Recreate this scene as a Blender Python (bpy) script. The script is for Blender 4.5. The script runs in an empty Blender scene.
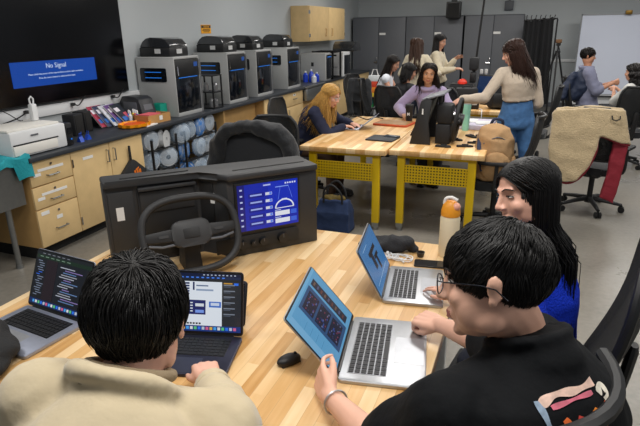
import bpy, bmesh, math, random
from mathutils import Vector as V, Matrix as MX, noise
R = math.radians
PI = math.pi
sc = bpy.context.scene
col = sc.collection
rnd = random.Random(7)

# ------------------------------------------------------------------ materials
def lin(h):
    h = h.lstrip('#')
    c = [int(h[i:i + 2], 16) / 255 for i in (0, 2, 4)]
    return [x / 12.92 if x <= .04045 else ((x + .055) / 1.055) ** 2.4 for x in c] + [1]

def mat(name, h, rough=.5, metal=0.0, nz=None, bump=None, spec=.5, emit=None, alpha=1.0, coat=0.0, trans=0.0, sheen=0.0):
    m = bpy.data.materials.new(name)
    m.use_nodes = True
    nt = m.node_tree
    b = nt.nodes['Principled BSDF']
    c = lin(h)
    b.inputs['Base Color'].default_value = c
    b.inputs['Roughness'].default_value = rough
    b.inputs['Metallic'].default_value = metal
    b.inputs['Specular IOR Level'].default_value = spec
    b.inputs['Alpha'].default_value = alpha
    b.inputs['Coat Weight'].default_value = coat
    b.inputs['Transmission Weight'].default_value = trans
    b.inputs['Sheen Weight'].default_value = sheen
    if emit:
        b.inputs['Emission Color'].default_value = lin(emit[0])
        b.inputs['Emission Strength'].default_value = emit[1]
    tc = nt.nodes.new('ShaderNodeTexCoord')
    if nz is None:
        nz = (35, .06)
    n = nt.nodes.new('ShaderNodeTexNoise')
    n.inputs['Scale'].default_value = nz[0]
    n.inputs['Detail'].default_value = 4
    nt.links.new(tc.outputs['Object'], n.inputs['Vector'])
    mr = nt.nodes.new('ShaderNodeMapRange')
    mr.inputs['To Min'].default_value = 1 - nz[1] * 2
    mr.inputs['To Max'].default_value = 1 + nz[1] * 2
    nt.links.new(n.outputs['Fac'], mr.inputs['Value'])
    mx = nt.nodes.new('ShaderNodeVectorMath')
    mx.operation = 'SCALE'
    mx.inputs[0].default_value = c[:3]
    nt.links.new(mr.outputs['Result'], mx.inputs['Scale'])
    nt.links.new(mx.outputs['Vector'], b.inputs['Base Color'])
    if bump:
        n2 = nt.nodes.new('ShaderNodeTexNoise')
        n2.inputs['Scale'].default_value = bump[0]
        n2.inputs['Detail'].default_value = 3
        nt.links.new(tc.outputs['Object'], n2.inputs['Vector'])
        bp = nt.nodes.new('ShaderNodeBump')
        bp.inputs['Strength'].default_value = bump[1]
        bp.inputs['Distance'].default_value = bump[2] if len(bump) > 2 else .01
        nt.links.new(n2.outputs['Fac'], bp.inputs['Height'])
        nt.links.new(bp.outputs['Normal'], b.inputs['Normal'])
    return m

def glow(name, h, s=1.0):
    """a lit screen: emits, with a dark glossy face"""
    m = mat(name, '05060a', .25, emit=(h, s))
    return m

def math_node(nt, op, a, b=None, c=None):
    n = nt.nodes.new('ShaderNodeMath')
    n.operation = op
    for i, v in enumerate((a, b, c)):
        if v is None:
            continue
        if isinstance(v, (int, float)):
            n.inputs[i].default_value = v
        else:
            nt.links.new(v, n.inputs[i])
    return n.outputs[0]

def ramp(nt, fac, stops):
    r = nt.nodes.new('ShaderNodeValToRGB')
    e = r.color_ramp.elements
    e[0].position, e[0].color = stops[0][0], lin(stops[0][1])
    e[1].position, e[1].color = stops[-1][0], lin(stops[-1][1])
    for p, h in stops[1:-1]:
        k = e.new(p)
        k.color = lin(h)
    nt.links.new(fac, r.inputs['Fac'])
    return r.outputs['Color']

def stave_wood(name, stops, w=.044, length=.55, rough=.38, axis='X'):
    """butcher block: glued staves running along Y, each with its own tone and a stretched grain"""
    m = mat(name, 'c09a68', rough)
    nt = m.node_tree
    b = nt.nodes['Principled BSDF']
    tc = nt.nodes.new('ShaderNodeTexCoord')
    sp = nt.nodes.new('ShaderNodeSeparateXYZ')
    nt.links.new(tc.outputs['Object'], sp.inputs[0])
    cx = math_node(nt, 'FLOOR', math_node(nt, 'DIVIDE', sp.outputs['X'], w))
    off = math_node(nt, 'MULTIPLY', math_node(nt, 'FRACT', math_node(nt, 'MULTIPLY', cx, .6180339)), 1.0)
    cy = math_node(nt, 'FLOOR', math_node(nt, 'ADD', math_node(nt, 'DIVIDE', sp.outputs['Y'], length), off))
    cb = nt.nodes.new('ShaderNodeCombineXYZ')
    nt.links.new(cx, cb.inputs[0]); nt.links.new(cy, cb.inputs[1])
    wn = nt.nodes.new('ShaderNodeTexWhiteNoise')
    wn.noise_dimensions = '3D'
    nt.links.new(cb.outputs[0], wn.inputs['Vector'])
    mp = nt.nodes.new('ShaderNodeMapping')
    mp.inputs['Scale'].default_value = (55, 4, 55)
    nt.links.new(tc.outputs['Object'], mp.inputs['Vector'])
    ad = nt.nodes.new('ShaderNodeVectorMath'); ad.operation = 'ADD'
    nt.links.new(mp.outputs['Vector'], ad.inputs[0])
    sc2 = nt.nodes.new('ShaderNodeVectorMath'); sc2.operation = 'SCALE'
    sc2.inputs['Scale'].default_value = 17.3
    nt.links.new(wn.outputs['Color'], sc2.inputs[0])
    nt.links.new(sc2.outputs['Vector'], ad.inputs[1])
    gn = nt.nodes.new('ShaderNodeTexNoise')
    gn.inputs['Scale'].default_value = 1.0
    gn.inputs['Detail'].default_value = 5
    nt.links.new(ad.outputs['Vector'], gn.inputs['Vector'])
    f = math_node(nt, 'ADD', math_node(nt, 'MULTIPLY', wn.outputs['Value'], .62), math_node(nt, 'MULTIPLY', gn.outputs['Fac'], .42))
    c = ramp(nt, f, stops)
    # thin darker glue lines
    fx = math_node(nt, 'FRACT', math_node(nt, 'DIVIDE', sp.outputs['X'], w))
    ln = math_node(nt, 'LESS_THAN', fx, .035)
    mixn = nt.nodes.new('ShaderNodeMix'); mixn.data_type = 'RGBA'
    nt.links.new(math_node(nt, 'MULTIPLY', ln, .35), mixn.inputs['Factor'])
    nt.links.new(c, mixn.inputs['A'])
    mixn.inputs['B'].default_value = lin('8a6238')
    nt.links.new(mixn.outputs['Result'], b.inputs['Base Color'])
    return m

def dotted(name, base, dot, pitch=.026, rad=.26, rough=.4):
    """perforated sheet: rows of round holes in the X-Z plane"""
    m = mat(name, base, rough)
    nt = m.node_tree
    b = nt.nodes['Principled BSDF']
    tc = nt.nodes.new('ShaderNodeTexCoord')
    sp = nt.nodes.new('ShaderNodeSeparateXYZ')
    nt.links.new(tc.outputs['Object'], sp.inputs[0])
    def cell(o):
        return math_node(nt, 'SUBTRACT', math_node(nt, 'FRACT', math_node(nt, 'DIVIDE', o, pitch)), .5)
    x, z = cell(sp.outputs['X']), cell(sp.outputs['Z'])
    d = math_node(nt, 'SQRT', math_node(nt, 'ADD', math_node(nt, 'MULTIPLY', x, x), math_node(nt, 'MULTIPLY', z, z)))
    h = math_node(nt, 'LESS_THAN', d, rad)
    mixn = nt.nodes.new('ShaderNodeMix'); mixn.data_type = 'RGBA'
    nt.links.new(h, mixn.inputs['Factor'])
    mixn.inputs['A'].default_value = lin(base)
    mixn.inputs['B'].default_value = lin(dot)
    nt.links.new(mixn.outputs['Result'], b.inputs['Base Color'])
    return m

# ------------------------------------------------------------------ mesh builder
class MB:
    def __init__(self):
        self.bm = bmesh.new()

    def faces(self, verts, faces, mi=0):
        vs = [self.bm.verts.new(v) for v in verts]
        out = []
        for f in faces:
            try:
                k = self.bm.faces.new([vs[i] for i in f])
                k.material_index = mi
                out.append(k)
            except ValueError:
                pass
        return vs, out

    def box(self, c, s, rot=None, mi=0, bev=0.0, seg=2):
        x, y, z = s[0] / 2, s[1] / 2, s[2] / 2
        m = (rot.to_4x4() if rot else MX.Identity(4))
        c = V(c)
        vs = [c + m @ V(p) for p in ((-x, -y, -z), (x, -y, -z), (x, y, -z), (-x, y, -z), (-x, -y, z), (x, -y, z), (x, y, z), (-x, y, z))]
        bv, bf = self.faces(vs, [(0, 3, 2, 1), (4, 5, 6, 7), (0, 1, 5, 4), (1, 2, 6, 5), (2, 3, 7, 6), (3, 0, 4, 7)], mi)
        if bev > 0:
            es = list({e for f in bf for e in f.edges})
            r = bmesh.ops.bevel(self.bm, geom=es, offset=min(bev, .49 * min(s)), segments=seg, affect='EDGES', profile=.5)
            for f in r['faces']:
                f.material_index = mi
        return self

    def loft(self, rings, cap=True, mi=0, closed=False):
        n = len(rings[0])
        vs = [[self.bm.verts.new(p) for p in r] for r in rings]
        m = len(rings)
        for i in range(m if closed else m - 1):
            a, b = vs[i], vs[(i + 1) % m]
            for j in range(n):
                f = self.bm.faces.new((a[j], a[(j + 1) % n], b[(j + 1) % n], b[j]))
                f.material_index = mi
        if cap and not closed:
            f = self.bm.faces.new(list(reversed(vs[0]))); f.material_index = mi
            f = self.bm.faces.new(vs[-1]); f.material_index = mi
        return self

    def tube(self, pts, r=.01, n=8, closed=False, mi=0, flat=1.0, roundcap=False, up=None):
        pts = [V(p) for p in pts]
        m = len(pts)
        rr = list(r) if isinstance(r, (list, tuple)) else [r] * m
        if roundcap and not closed:
            d0, d1 = (pts[0] - pts[1]).normalized(), (pts[-1] - pts[-2]).normalized()
            pre, pr, post, po = [], [], [], []
            for a in (75, 45, 20):
                pre.append(pts[0] + d0 * rr[0] * math.sin(R(a))); pr.append(rr[0] * math.cos(R(a)))
            for a in (20, 45, 75):
                post.append(pts[-1] + d1 * rr[-1] * math.sin(R(a))); po.append(rr[-1] * math.cos(R(a)))
            pts, rr = pre + pts + post, pr + rr + po
            m = len(pts)
        rings = []
        t0 = (pts[1] - pts[0]).normalized()
        u = V(up) if up else (V((0, 0, 1)) if abs(t0.z) < .9 else V((1, 0, 0)))
        nrm = (u - t0 * u.dot(t0)).normalized()
        for i in range(m):
            if closed:
                t = (pts[(i + 1) % m] - pts[i - 1]).normalized()
            else:
                t = (pts[min(i + 1, m - 1)] - pts[max(i - 1, 0)])
                t = t.normalized() if t.length > 1e-9 else t0
            q = nrm - t * nrm.dot(t)
            nrm = q.normalized() if q.length > 1e-6 else nrm
            b = t.cross(nrm)
            rings.append([pts[i] + (nrm * math.cos(2 * PI * j / n) * flat + b * math.sin(2 * PI * j / n)) * rr[i] for j in range(n)])
        return self.loft(rings, True, mi, closed)

    def cyl(self, p0, p1, r0, r1=None, n=16, mi=0):
        return self.tube([p0, p1], [r0, r0 if r1 is None else r1], n, mi=mi)

    def lathe(self, prof, n=24, m=None, mi=0, sx=1, sy=1):
        m = m or MX.Identity(4)
        rings = [[m @ V((max(r, 1e-4) * math.cos(2 * PI * j / n) * sx, max(r, 1e-4) * math.sin(2 * PI * j / n) * sy, z)) for j in range(n)] for r, z in prof]
        return self.loft(rings, True, mi)

    def ell(self, c, r, rot=None, n=16, k=10, mi=0):
        m = MX.Translation(V(c)) @ (rot.to_4x4() if rot else MX.Identity(4))
        rings = []
        for i in range(k + 1):
            a = -PI / 2 + PI * (i if 0 < i < k else (i + (.08 if i == 0 else -.08))) / k
            rings.append([m @ V((r[0] * math.cos(a) * math.cos(2 * PI * j / n), r[1] * math.cos(a) * math.sin(2 * PI * j / n), r[2] * math.sin(a))) for j in range(n)])
        return self.loft(rings, True, mi)

    def prism(self, outline, depth, m=None, mi=0, bev=0.0):
        """outline in local XY, thickness along local Z from 0 to depth"""
        m = m or MX.Identity(4)
        n = len(outline)
        vs = [m @ V((x, y, 0)) for x, y in outline] + [m @ V((x, y, depth)) for x, y in outline]
        fs = [tuple(reversed(range(n))), tuple(range(n, 2 * n))] + [(i, (i + 1) % n, n + (i + 1) % n, n + i) for i in range(n)]
        bv, bf = self.faces(vs, fs, mi)
        if bev > 0:
            es = list({e for f in bf for e in f.edges})
            r = bmesh.ops.bevel(self.bm, geom=es, offset=bev, segments=2, affect='EDGES', profile=.5)
            for f in r['faces']:
                f.material_index = mi
        return self

    def grid(self, fn, nu, nv, mi=0, thick=0.0):
        """surface fn(u,v) with u,v in 0..1; with thickness it becomes a closed shell"""
        P = [[V(fn(i / nu, j / nv)) for j in range(nv + 1)] for i in range(nu + 1)]
        def nrm(i, j):
            a = P[min(i + 1, nu)][j] - P[max(i - 1, 0)][j]
            b = P[i][min(j + 1, nv)] - P[i][max(j - 1, 0)]
            q = a.cross(b)
            return q.normalized() if q.length > 1e-12 else V((0, 0, 1))
        top = [[self.bm.verts.new(P[i][j]) for j in range(nv + 1)] for i in range(nu + 1)]
        def quad(a, b, c, d):
            try:
                f = self.bm.faces.new((a, b, c, d)); f.material_index = mi
            except ValueError:
                pass
        for i in range(nu):
            for j in range(nv):
                quad(top[i][j], top[i + 1][j], top[i + 1][j + 1], top[i][j + 1])
        if thick:
            bot = [[self.bm.verts.new(P[i][j] - nrm(i, j) * thick) for j in range(nv + 1)] for i in range(nu + 1)]
            for i in range(nu):
                for j in range(nv):
                    quad(bot[i][j], bot[i][j + 1], bot[i + 1][j + 1], bot[i + 1][j])
            for i in range(nu):
                quad(top[i][0], bot[i][0], bot[i + 1][0], top[i + 1][0])
                quad(top[i][nv], top[i + 1][nv], bot[i + 1][nv], bot[i][nv])
            for j in range(nv):
                quad(top[0][j], top[0][j + 1], bot[0][j + 1], bot[0][j])
                quad(top[nu][j], bot[nu][j], bot[nu][j + 1], top[nu][j + 1])
        return self

    def build(self, name, m, parent=None, loc=(0, 0, 0), rz=0, smooth=True, ang=35, fix=True):
        me = bpy.data.meshes.new(name)
        if fix:
            bmesh.ops.recalc_face_normals(self.bm, faces=self.bm.faces[:])
        if smooth:
            for f in self.bm.faces:
                f.smooth = True
        self.bm.to_mesh(me)
        self.bm.free()
        if smooth:
            me.set_sharp_from_angle(angle=R(ang))
        return link(name, me, m, parent, loc, rz)

def link(name, me, m, parent=None, loc=(0, 0, 0), rz=0):
    o = bpy.data.objects.new(name, me)
    for k in (m if isinstance(m, (list, tuple)) else [m]):
        me.materials.append(k)
    col.objects.link(o)
    o.location = loc
    o.rotation_euler = (0, 0, rz)
    if parent:
        o.parent = parent
    return o

def tag(o, label=None, cat=None, group=None, kind=None):
    for k, v in (('label', label), ('category', cat), ('group', group), ('kind', kind)):
        if v:
            o[k] = v
    return o

def thing(name, label, cat, loc=(0, 0, 0), rz=0, group=None):
    o = bpy.data.objects.new(name, None)
    o.empty_display_size = .05
    col.objects.link(o)
    o.location = loc
    o.rotation_euler = (0, 0, rz)
    return tag(o, label, cat, group)

def struct(name, mb, m, **k):
    return tag(mb.build(name, m, **k), kind='structure')

def copy_tree(o, parent=None):
    c = o.copy()
    col.objects.link(c)
    if parent:
        c.parent = parent
    for ch in list(o.children):
        copy_tree(ch, c)
    return c

def place(proto, loc, rz, label, first, cat=None, group=None):
    o = proto if first else copy_tree(proto)
    o.location = loc
    o.rotation_euler = (0, 0, rz)
    return tag(o, label, cat, group)

def text(body, size, m, name, parent, mtx, depth=.0006, align='LEFT', bold=0.0):
    cu = bpy.data.curves.new('t', 'FONT')
    cu.body = body
    cu.size = size
    cu.extrude = depth
    cu.align_x = align
    cu.offset = bold
    cu.resolution_u = 2
    t = bpy.data.objects.new('t', cu)
    col.objects.link(t)
    dg = bpy.context.evaluated_depsgraph_get()
    me = bpy.data.meshes.new_from_object(t.evaluated_get(dg))
    bpy.data.objects.remove(t)
    me.transform(mtx)
    me.materials.clear()
    return link(name, me, m, parent)

def basis(o, x, y):
    """4x4 with origin o, local X along x, local Y along y"""
    x = V(x).normalized(); y = V(y); y = (y - x * y.dot(x)).normalized(); z = x.cross(y)
    m = MX((x, y, z)).transposed().to_4x4()
    m.translation = V(o)
    return m

def rrect(w, h, r, n=5, cx=0, cy=0):
    out = []
    for sx, sy, a0 in ((1, 1, 0), (-1, 1, 90), (-1, -1, 180), (1, -1, 270)):
        for i in range(n + 1):
            a = R(a0 + 90 * i / n)
            out.append((cx + sx * (w / 2 - r) + r * math.cos(a), cy + sy * (h / 2 - r) + r * math.sin(a)))
    return out

def lerp(a, b, t):
    return a + (b - a) * t

def interp(x, pts):
    if x <= pts[0][0]:
        return pts[0][1]
    for (x0, y0), (x1, y1) in zip(pts, pts[1:]):
        if x <= x1:
            return y0 + (y1 - y0) * (x - x0) / (x1 - x0)
    return pts[-1][1]

def smooth_path(pts, n=6, closed=False):
    pts = [V(p) for p in pts]
    m = len(pts)
    out = []
    for i in range(m if closed else m - 1):
        g = (lambda k: pts[k % m]) if closed else (lambda k: pts[max(0, min(m - 1, k))])
        p0, p1, p2, p3 = g(i - 1), g(i), g(i + 1), g(i + 2)
        for k in range(n):
            t = k / n
            out.append(.5 * ((2 * p1) + (p2 - p0) * t + (2 * p0 - 5 * p1 + 4 * p2 - p3) * t * t + (3 * p1 - p0 - 3 * p2 + p3) * t ** 3))
    if not closed:
        out.append(pts[-1])
    return out

def remesh(mb, voxel, it=4, fac=.5):
    """grow one continuous surface out of overlapping closed shapes"""
    bmesh.ops.recalc_face_normals(mb.bm, faces=mb.bm.faces[:])
    me = bpy.data.meshes.new('r')
    mb.bm.to_mesh(me)
    mb.bm.free()
    o = bpy.data.objects.new('r', me)
    col.objects.link(o)
    k = o.modifiers.new('r', 'REMESH')
    k.mode = 'VOXEL'
    k.voxel_size = voxel
    k.use_smooth_shade = True
    if it:
        s = o.modifiers.new('s', 'SMOOTH')
        s.factor = fac
        s.iterations = it
    dg = bpy.context.evaluated_depsgraph_get()
    out = bpy.data.meshes.new_from_object(o.evaluated_get(dg))
    bpy.data.objects.remove(o)
    bpy.data.meshes.remove(me)
    for p in out.polygons:
        p.use_smooth = True
    return out

def wrinkle(me, amp, freq, seed=0, stretch=(1, 1, 1)):
    s = V((seed * 7.1, seed * 3.3, seed * 1.7))
    nr = [v.normal.copy() for v in me.vertices]
    for v, n in zip(me.vertices, nr):
        p = V((v.co.x * stretch[0], v.co.y * stretch[1], v.co.z * stretch[2])) * freq + s
        d = noise.noise(p) + .5 * noise.noise(p * 2.1 + V((5, 2, 8)))
        ridged = 1 - 2 * abs(noise.noise(p * .8 + V((9, 1, 4))))
        v.co += n * amp * (.6 * d + .5 * (ridged - .5))
    me.update()
# ------------------------------------------------------------------ shared materials
M_ = dict(
    black=mat('black plastic', '17181a', .45),
    soft=mat('matt black', '1b1c1f', .7, bump=(180, .15, .002)),
    rubber=mat('rubber', '121212', .8),
    grey=mat('printer grey', 'a4a6a6', .45, nz=(20, .02)),
    lgrey=mat('light grey plastic', 'bfc1c2', .45, nz=(20, .02)),
    white=mat('white plastic', 'dcdee0', .4, nz=(20, .02)),
    offwhite=mat('off white', 'e4e2dc', .6, nz=(20, .02)),
    silver=mat('brushed aluminium', 'b4b6ba', .36, .85, nz=(60, .03)),
    steel=mat('stainless steel', '9a9c9c', .34, .9, nz=(30, .05)),
    chrome=mat('chrome', 'c8c8ca', .15, 1),
    glass=mat('tinted glass', '0b1018', .12, spec=.7, coat=.3),
    yellow=mat('yellow enamel', 'e3bd04', .38, nz=(25, .02)),
    maple=mat('maple veneer', 'd8ba86', .5, nz=(9, .07)),
    maple_edge=mat('maple edge', 'c19a62', .55, nz=(14, .06)),
    resin=mat('dark resin worktop', '33373d', .42, nz=(50, .04)),
    dgrey=mat('cabinet grey', '5c5f65', .55, nz=(5, .03)),
    dgap=mat('dark gap', '0f1011', .8),
    blue=mat('blue plastic', '1f4fc0', .4),
    teal=mat('teal rubber', '149a9a', .5),
    orange=mat('orange plastic', 'f08c0c', .45),
    card=mat('cardboard', 'b98a52', .75, nz=(30, .05)),
    red=mat('red plastic', 'd2321e', .45),
    paper=mat('paper', 'e6e6e4', .7, nz=(30, .02)),
    clear=mat('clear bag film', 'b9cfe6', .18, alpha=.32, spec=.6),
    bluefilm=mat('blue film', '3f86d8', .25, alpha=.75, spec=.6),
    blueled=glow('blue light', '2c8cff', .8),
    spool=mat('white spool', 'c9cbcd', .45),
    spoolgrey=mat('grey spool', '8b8e91', .45),
    cable=mat('black cable', '0e0e0f', .6),
    mesh=mat('chair mesh', '1d1f22', .75, alpha=.86, bump=(420, .4, .002)),
    chair=mat('chair plastic', '1a1b1d', .5),
    seatfab=mat('seat fabric', '1f2124', .9, bump=(300, .3, .002), sheen=.2),
    peg=dotted('yellow pegboard', 'e3bd04', '3a3210'),
)
M_['bench'] = stave_wood('butcher block', [(.12, 'b88748'), (.38, 'd3a76c'), (.62, 'e2be8a'), (.95, 'efd6ac')])

# ------------------------------------------------------------------ floor, walls, ceiling
def concrete():
    m = mat('polished concrete', '8d8a84', .3, spec=.4)
    nt = m.node_tree
    b = nt.nodes['Principled BSDF']
    tc = nt.nodes.new('ShaderNodeTexCoord')
    n1 = nt.nodes.new('ShaderNodeTexNoise'); n1.inputs['Scale'].default_value = .9; n1.inputs['Detail'].default_value = 6; n1.inputs['Roughness'].default_value = .65
    n2 = nt.nodes.new('ShaderNodeTexNoise'); n2.inputs['Scale'].default_value = 28; n2.inputs['Detail'].default_value = 5
    nt.links.new(tc.outputs['Object'], n1.inputs['Vector']); nt.links.new(tc.outputs['Object'], n2.inputs['Vector'])
    f = math_node(nt, 'ADD', math_node(nt, 'MULTIPLY', n1.outputs['Fac'], .7), math_node(nt, 'MULTIPLY', n2.outputs['Fac'], .3))
    c = ramp(nt, f, [(.28, '5d5b56'), (.45, '78746c'), (.6, '868178'), (.78, '959087')])
    nt.links.new(c, b.inputs['Base Color'])
    r = math_node(nt, 'ADD', math_node(nt, 'MULTIPLY', n1.outputs['Fac'], .3), .16)
    nt.links.new(r, b.inputs['Roughness'])
    return m

wallpaint = mat('wall paint', 'b3b9bc', .8, nz=(3, .015), bump=(160, .08, .002))
struct('floor', MB().box((1.4, 6, -.05), (11.6, 16, .1)), concrete(), smooth=False)
struct('wall_left', MB().box((-4.25, 6, 1.5), (.1, 16, 4.0)), wallpaint, smooth=False)
struct('wall_back', MB().box((1.4, 13.75, 1.5), (11.6, .1, 4.0)), wallpaint, smooth=False)
struct('ceiling', MB().box((1.4, 6, 3.55), (11.6, 16, .1)), mat('ceiling tile', 'd6d6d2', .9), smooth=False)
struct('baseboard_back', MB().box((1.4, 13.69, .05), (11.4, .02, .1)), M_['dgrey'], smooth=False)
struct('baseboard_left', MB().box((-4.19, .5, .05), (.02, 4.8, .1)), M_['dgrey'], smooth=False)
# pale cable raceway along the wall under the television
struct('trim_1', MB().box((-4.185, 4.05, 1.1), (.03, 2.3, .1), bev=.006), M_['white'])
struct('trim_2', MB().box((.72, 13.69, 1.04), (1.3, .03, .06), bev=.006), M_['white'])

# ------------------------------------------------------------------ television
def television():
    t = thing('television', 'huge wall mounted flat black television showing a blue no signal box', 'television', (-4.15, 3.93, 1.165))
    MB().box((-.015, 0, .545), (.05, 1.9, 1.09), bev=.01).build('casing', M_['black'], t)
    s = MB().box((.0115, 0, .548), (.003, 1.874, 1.06)).build('screen', mat('dark television panel', '020204', .16, spec=.5), t, smooth=False)
    MB().box((.0145, -.01, .273), (.003, .985, .215)).build('message_box', glow('message blue', '1557c8', .7), s, smooth=False)
    w = glow('message white', 'cfe2ff', 1.0)
    def B(y, z): return basis((.0165, y, z), (0, 1, 0), (0, 0, 1))
    text('No Signal', .062, w, 'message_text', s, B(-.01, .315), align='CENTER')
    text('Please check the power of the external device and the cable connection.', .022, w, 'message_text', s, B(-.01, .262), align='CENTER')
    text('Press the source button to select another input.', .022, w, 'message_text', s, B(-.01, .226), align='CENTER')
television()

# ------------------------------------------------------------------ counter run
XF = -3.59
def counter():
    mb = MB().box((-3.875, 7.78, .8435), (.64, 9.64, .037), bev=.004)
    tag(MB().box((-4.188, 7.78, .912), (.018, 9.64, .1), bev=.003).build('backsplash', M_['resin']), kind='structure')
    tag(mb.build('worktop', M_['resin']), 'long dark grey worktop on wooden cabinets along the left wall', 'worktop')
counter()

def handle_mb(y, z, ln, vertical):
    h = ln / 2
    d = V((0, 0, h)) if vertical else V((0, h, 0))
    c = V((XF + .028, y, z))
    return MB().tube([c - d + V((-.03, 0, 0)), c - d, c + d, c + d + V((-.03, 0, 0))], .006, 8)

def cab_body(t, y0, y1):
    mb = MB().box((-3.89, (y0 + y1) / 2, .4625), (.57, y1 - y0 - .004, .725))
    mb.build('cabinet_body', M_['maple_edge'], t, smooth=False)
    MB().box((-3.93, (y0 + y1) / 2, .05), (.5, y1 - y0 - .004, .1)).build('toe_kick', M_['dgap'], t, smooth=False)

def front(t, nm, y0, y1, z0, z1, hd, labels=(), lock=False):
    d = MB().box((XF - .008, (y0 + y1) / 2, (z0 + z1) / 2), (.02, y1 - y0 - .006, z1 - z0 - .006), bev=.003).build(nm, M_['maple'], t)
    y, z, ln, vert = hd
    handle_mb(y, z, ln, vert).build('handle', M_['steel'], d)
    for ly, lz, lw, lh in labels:
        MB().box((XF + .003, ly, lz), (.002, lw, lh)).build('paper_label', M_['paper'], d, smooth=False)
    if lock:
        MB().cyl((XF, (y0 + y1) / 2, z1 - .045), (XF + .008, (y0 + y1) / 2, z1 - .045), .011, n=12).build('lock', M_['chrome'], d)
    return d

t = thing('base_cabinet', 'maple drawer cabinet with three labelled drawers at near end of counter', 'cabinet', (0, 0, 0))
cab_body(t, 2.96, 3.39)
for z0, z1 in ((.62, .822), (.43, .616), (.105, .426)):
    zm = (z0 + z1) / 2
    front(t, 'drawer', 2.96, 3.39, z0, z1, (3.175, zm - .03, .11, False), [(3.17, zm + .022, .26, .022), (3.03, zm - .01, .07, .025)] if z0 > .2 else [(3.04, .39, .08, .03), (3.175, .32, .06, .03)], True)
t = thing('base_cabinet', 'maple two door cabinet with black pouch hanging on its right door', 'cabinet')
cab_body(t, 3.39, 4.32)
front(t, 'door', 3.39, 3.855, .105, .822, (3.81, .70, .11, True), [(3.58, .735, .12, .025)])
front(t, 'door', 3.855, 4.32, .105, .822, (3.9, .70, .11, True))
for z in (.72, .2):
    MB().box((XF + .004, 3.4, z), (.012, .012, .07)).build('hinge', M_['chrome'], t, smooth=False)
t = thing('base_cabinet', 'maple cabinet with knee space under the second and third 3D printers', 'cabinet')
MB().box((-3.89, 5.955, .4125), (.57, .03, .825)).build('side_panel', M_['maple_edge'], t, smooth=False)
MB().box((-3.75, 6.51, .4125), (.03, 1.08, .825)).build('back_panel', M_['maple_edge'], t, smooth=False)
t = thing('base_cabinet', 'maple cabinet with a drawer over a door before the steel sink', 'cabinet')
cab_body(t, 7.06, 8.52)
front(t, 'door', 7.06, 7.8, .105, .822, (7.7, .66, .11, True))
front(t, 'drawer', 7.8, 8.52, .6, .822, (8.16, .71, .12, False), [(8.16, .77, .1, .03)], True)
front(t, 'door', 7.8, 8.52, .105, .596, (7.9, .5, .11, True))
t = thing('apron_sink', 'small steel apron front sink set into the far counter', 'sink')
mb = MB().box((-3.56, 9.0, .72), (.08, .9, .2), bev=.01)
mb.box((-3.56, 9.0, .845), (.09, .92, .03), bev=.006)
mb.build('apron', M_['steel'], t)
MB().box((-3.88, 9.0, .305), (.54, .9, .61)).build('base', M_['maple_edge'], t, smooth=False)
t = thing('base_cabinet', 'farthest maple cabinet run below the caged printers by the grey lockers', 'cabinet')
cab_body(t, 9.5, 12.58)
for k in range(4):
    a = 9.5 + k * .77
    front(t, 'door', a, a + .77, .105, .822, (a + (.69 if k % 2 == 0 else .08), .68, .11, True))

# wall cabinet
t = thing('wall_cabinet', 'maple wall cabinet with two doors hung high above the far counter', 'cabinet')
MB().box((-4.02, 10.47, 1.88), (.35, 2.0, .62), bev=.003).build('cabinet_body', M_['maple'], t)
for a, hy in ((9.48, 10.3), (10.48, 10.65)):
    d = MB().box((-3.836, a + .5, 1.88), (.02, .99, .612), bev=.003).build('door', M_['maple'], t)
    MB().tube([V((-3.826, hy, 1.66)), V((-3.8, hy, 1.66)), V((-3.8, hy, 1.79)), V((-3.826, hy, 1.79))], .008, 6).build('handle', M_['maple_edge'], d)
for y in (9.49, 11.46):
    for z in (1.68, 2.08):
        MB().box((-3.832, y, z), (.03, .02, .06)).build('hinge', M_['chrome'], t, smooth=False)

# ------------------------------------------------------------------ sink at near left
t = thing('utility_sink', 'stainless steel utility sink on legs beside the near drawer cabinet', 'sink', (-3.62, 2.45, 0))
mb = MB()
mb.tube([(-.555, -.5, .86), (.0, -.5, .86), (.0, .47, .86), (-.555, .47, .86)], .018, 8, closed=True)
for a, b, s in (((.0, 0, .0), 0, 0),):
    mb.box((-.012, -.015, .68), (.012, .96, .36)); mb.box((-.55, -.015, .68), (.012, .96, .36))
    mb.box((-.28, -.495, .68), (.54, .012, .36)); mb.box((-.28, .465, .68), (.54, .012, .36)); mb.box((-.28, -.015, .505), (.54, .96, .012))
mb.build('basin', M_['steel'], t)
for x, y in ((-.05, -.44), (-.05, .33), (-.53, -.44), (-.53, .33)):
    MB().cyl((x, y, .02), (x, y, .51), .022).cyl((x, y, 0), (x, y, .03), .03, .026).build('leg', M_['steel'], t)
MB().tube(smooth_path([(-.29, .1, .5), (-.29, .1, .3), (-.32, .2, .22), (-.5, .3, .25)], 5), .022, 10).build('drain_pipe', M_['lgrey'], t)
def cloth_fn(u, v):
    y = -.02 + u * .33
    d = v * .5
    x = -.26 + d if d < .27 else .01 + .02 * math.sin(u * 9)
    z = .885 + .012 * math.sin(u * 11 + v * 5) - (0 if d < .27 else (d - .27) * (.75 if u > .6 else .25))
    return (x, y + .03 * v, z)
tag(MB().grid(cloth_fn, 16, 18, thick=.006).build('cloth', mat('teal cloth', '1d98a4', .85, bump=(60, .4)), None, (-3.6, 2.66, 0)), 'teal cloth draped over the rim of the steel sink', 'cloth')

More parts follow.
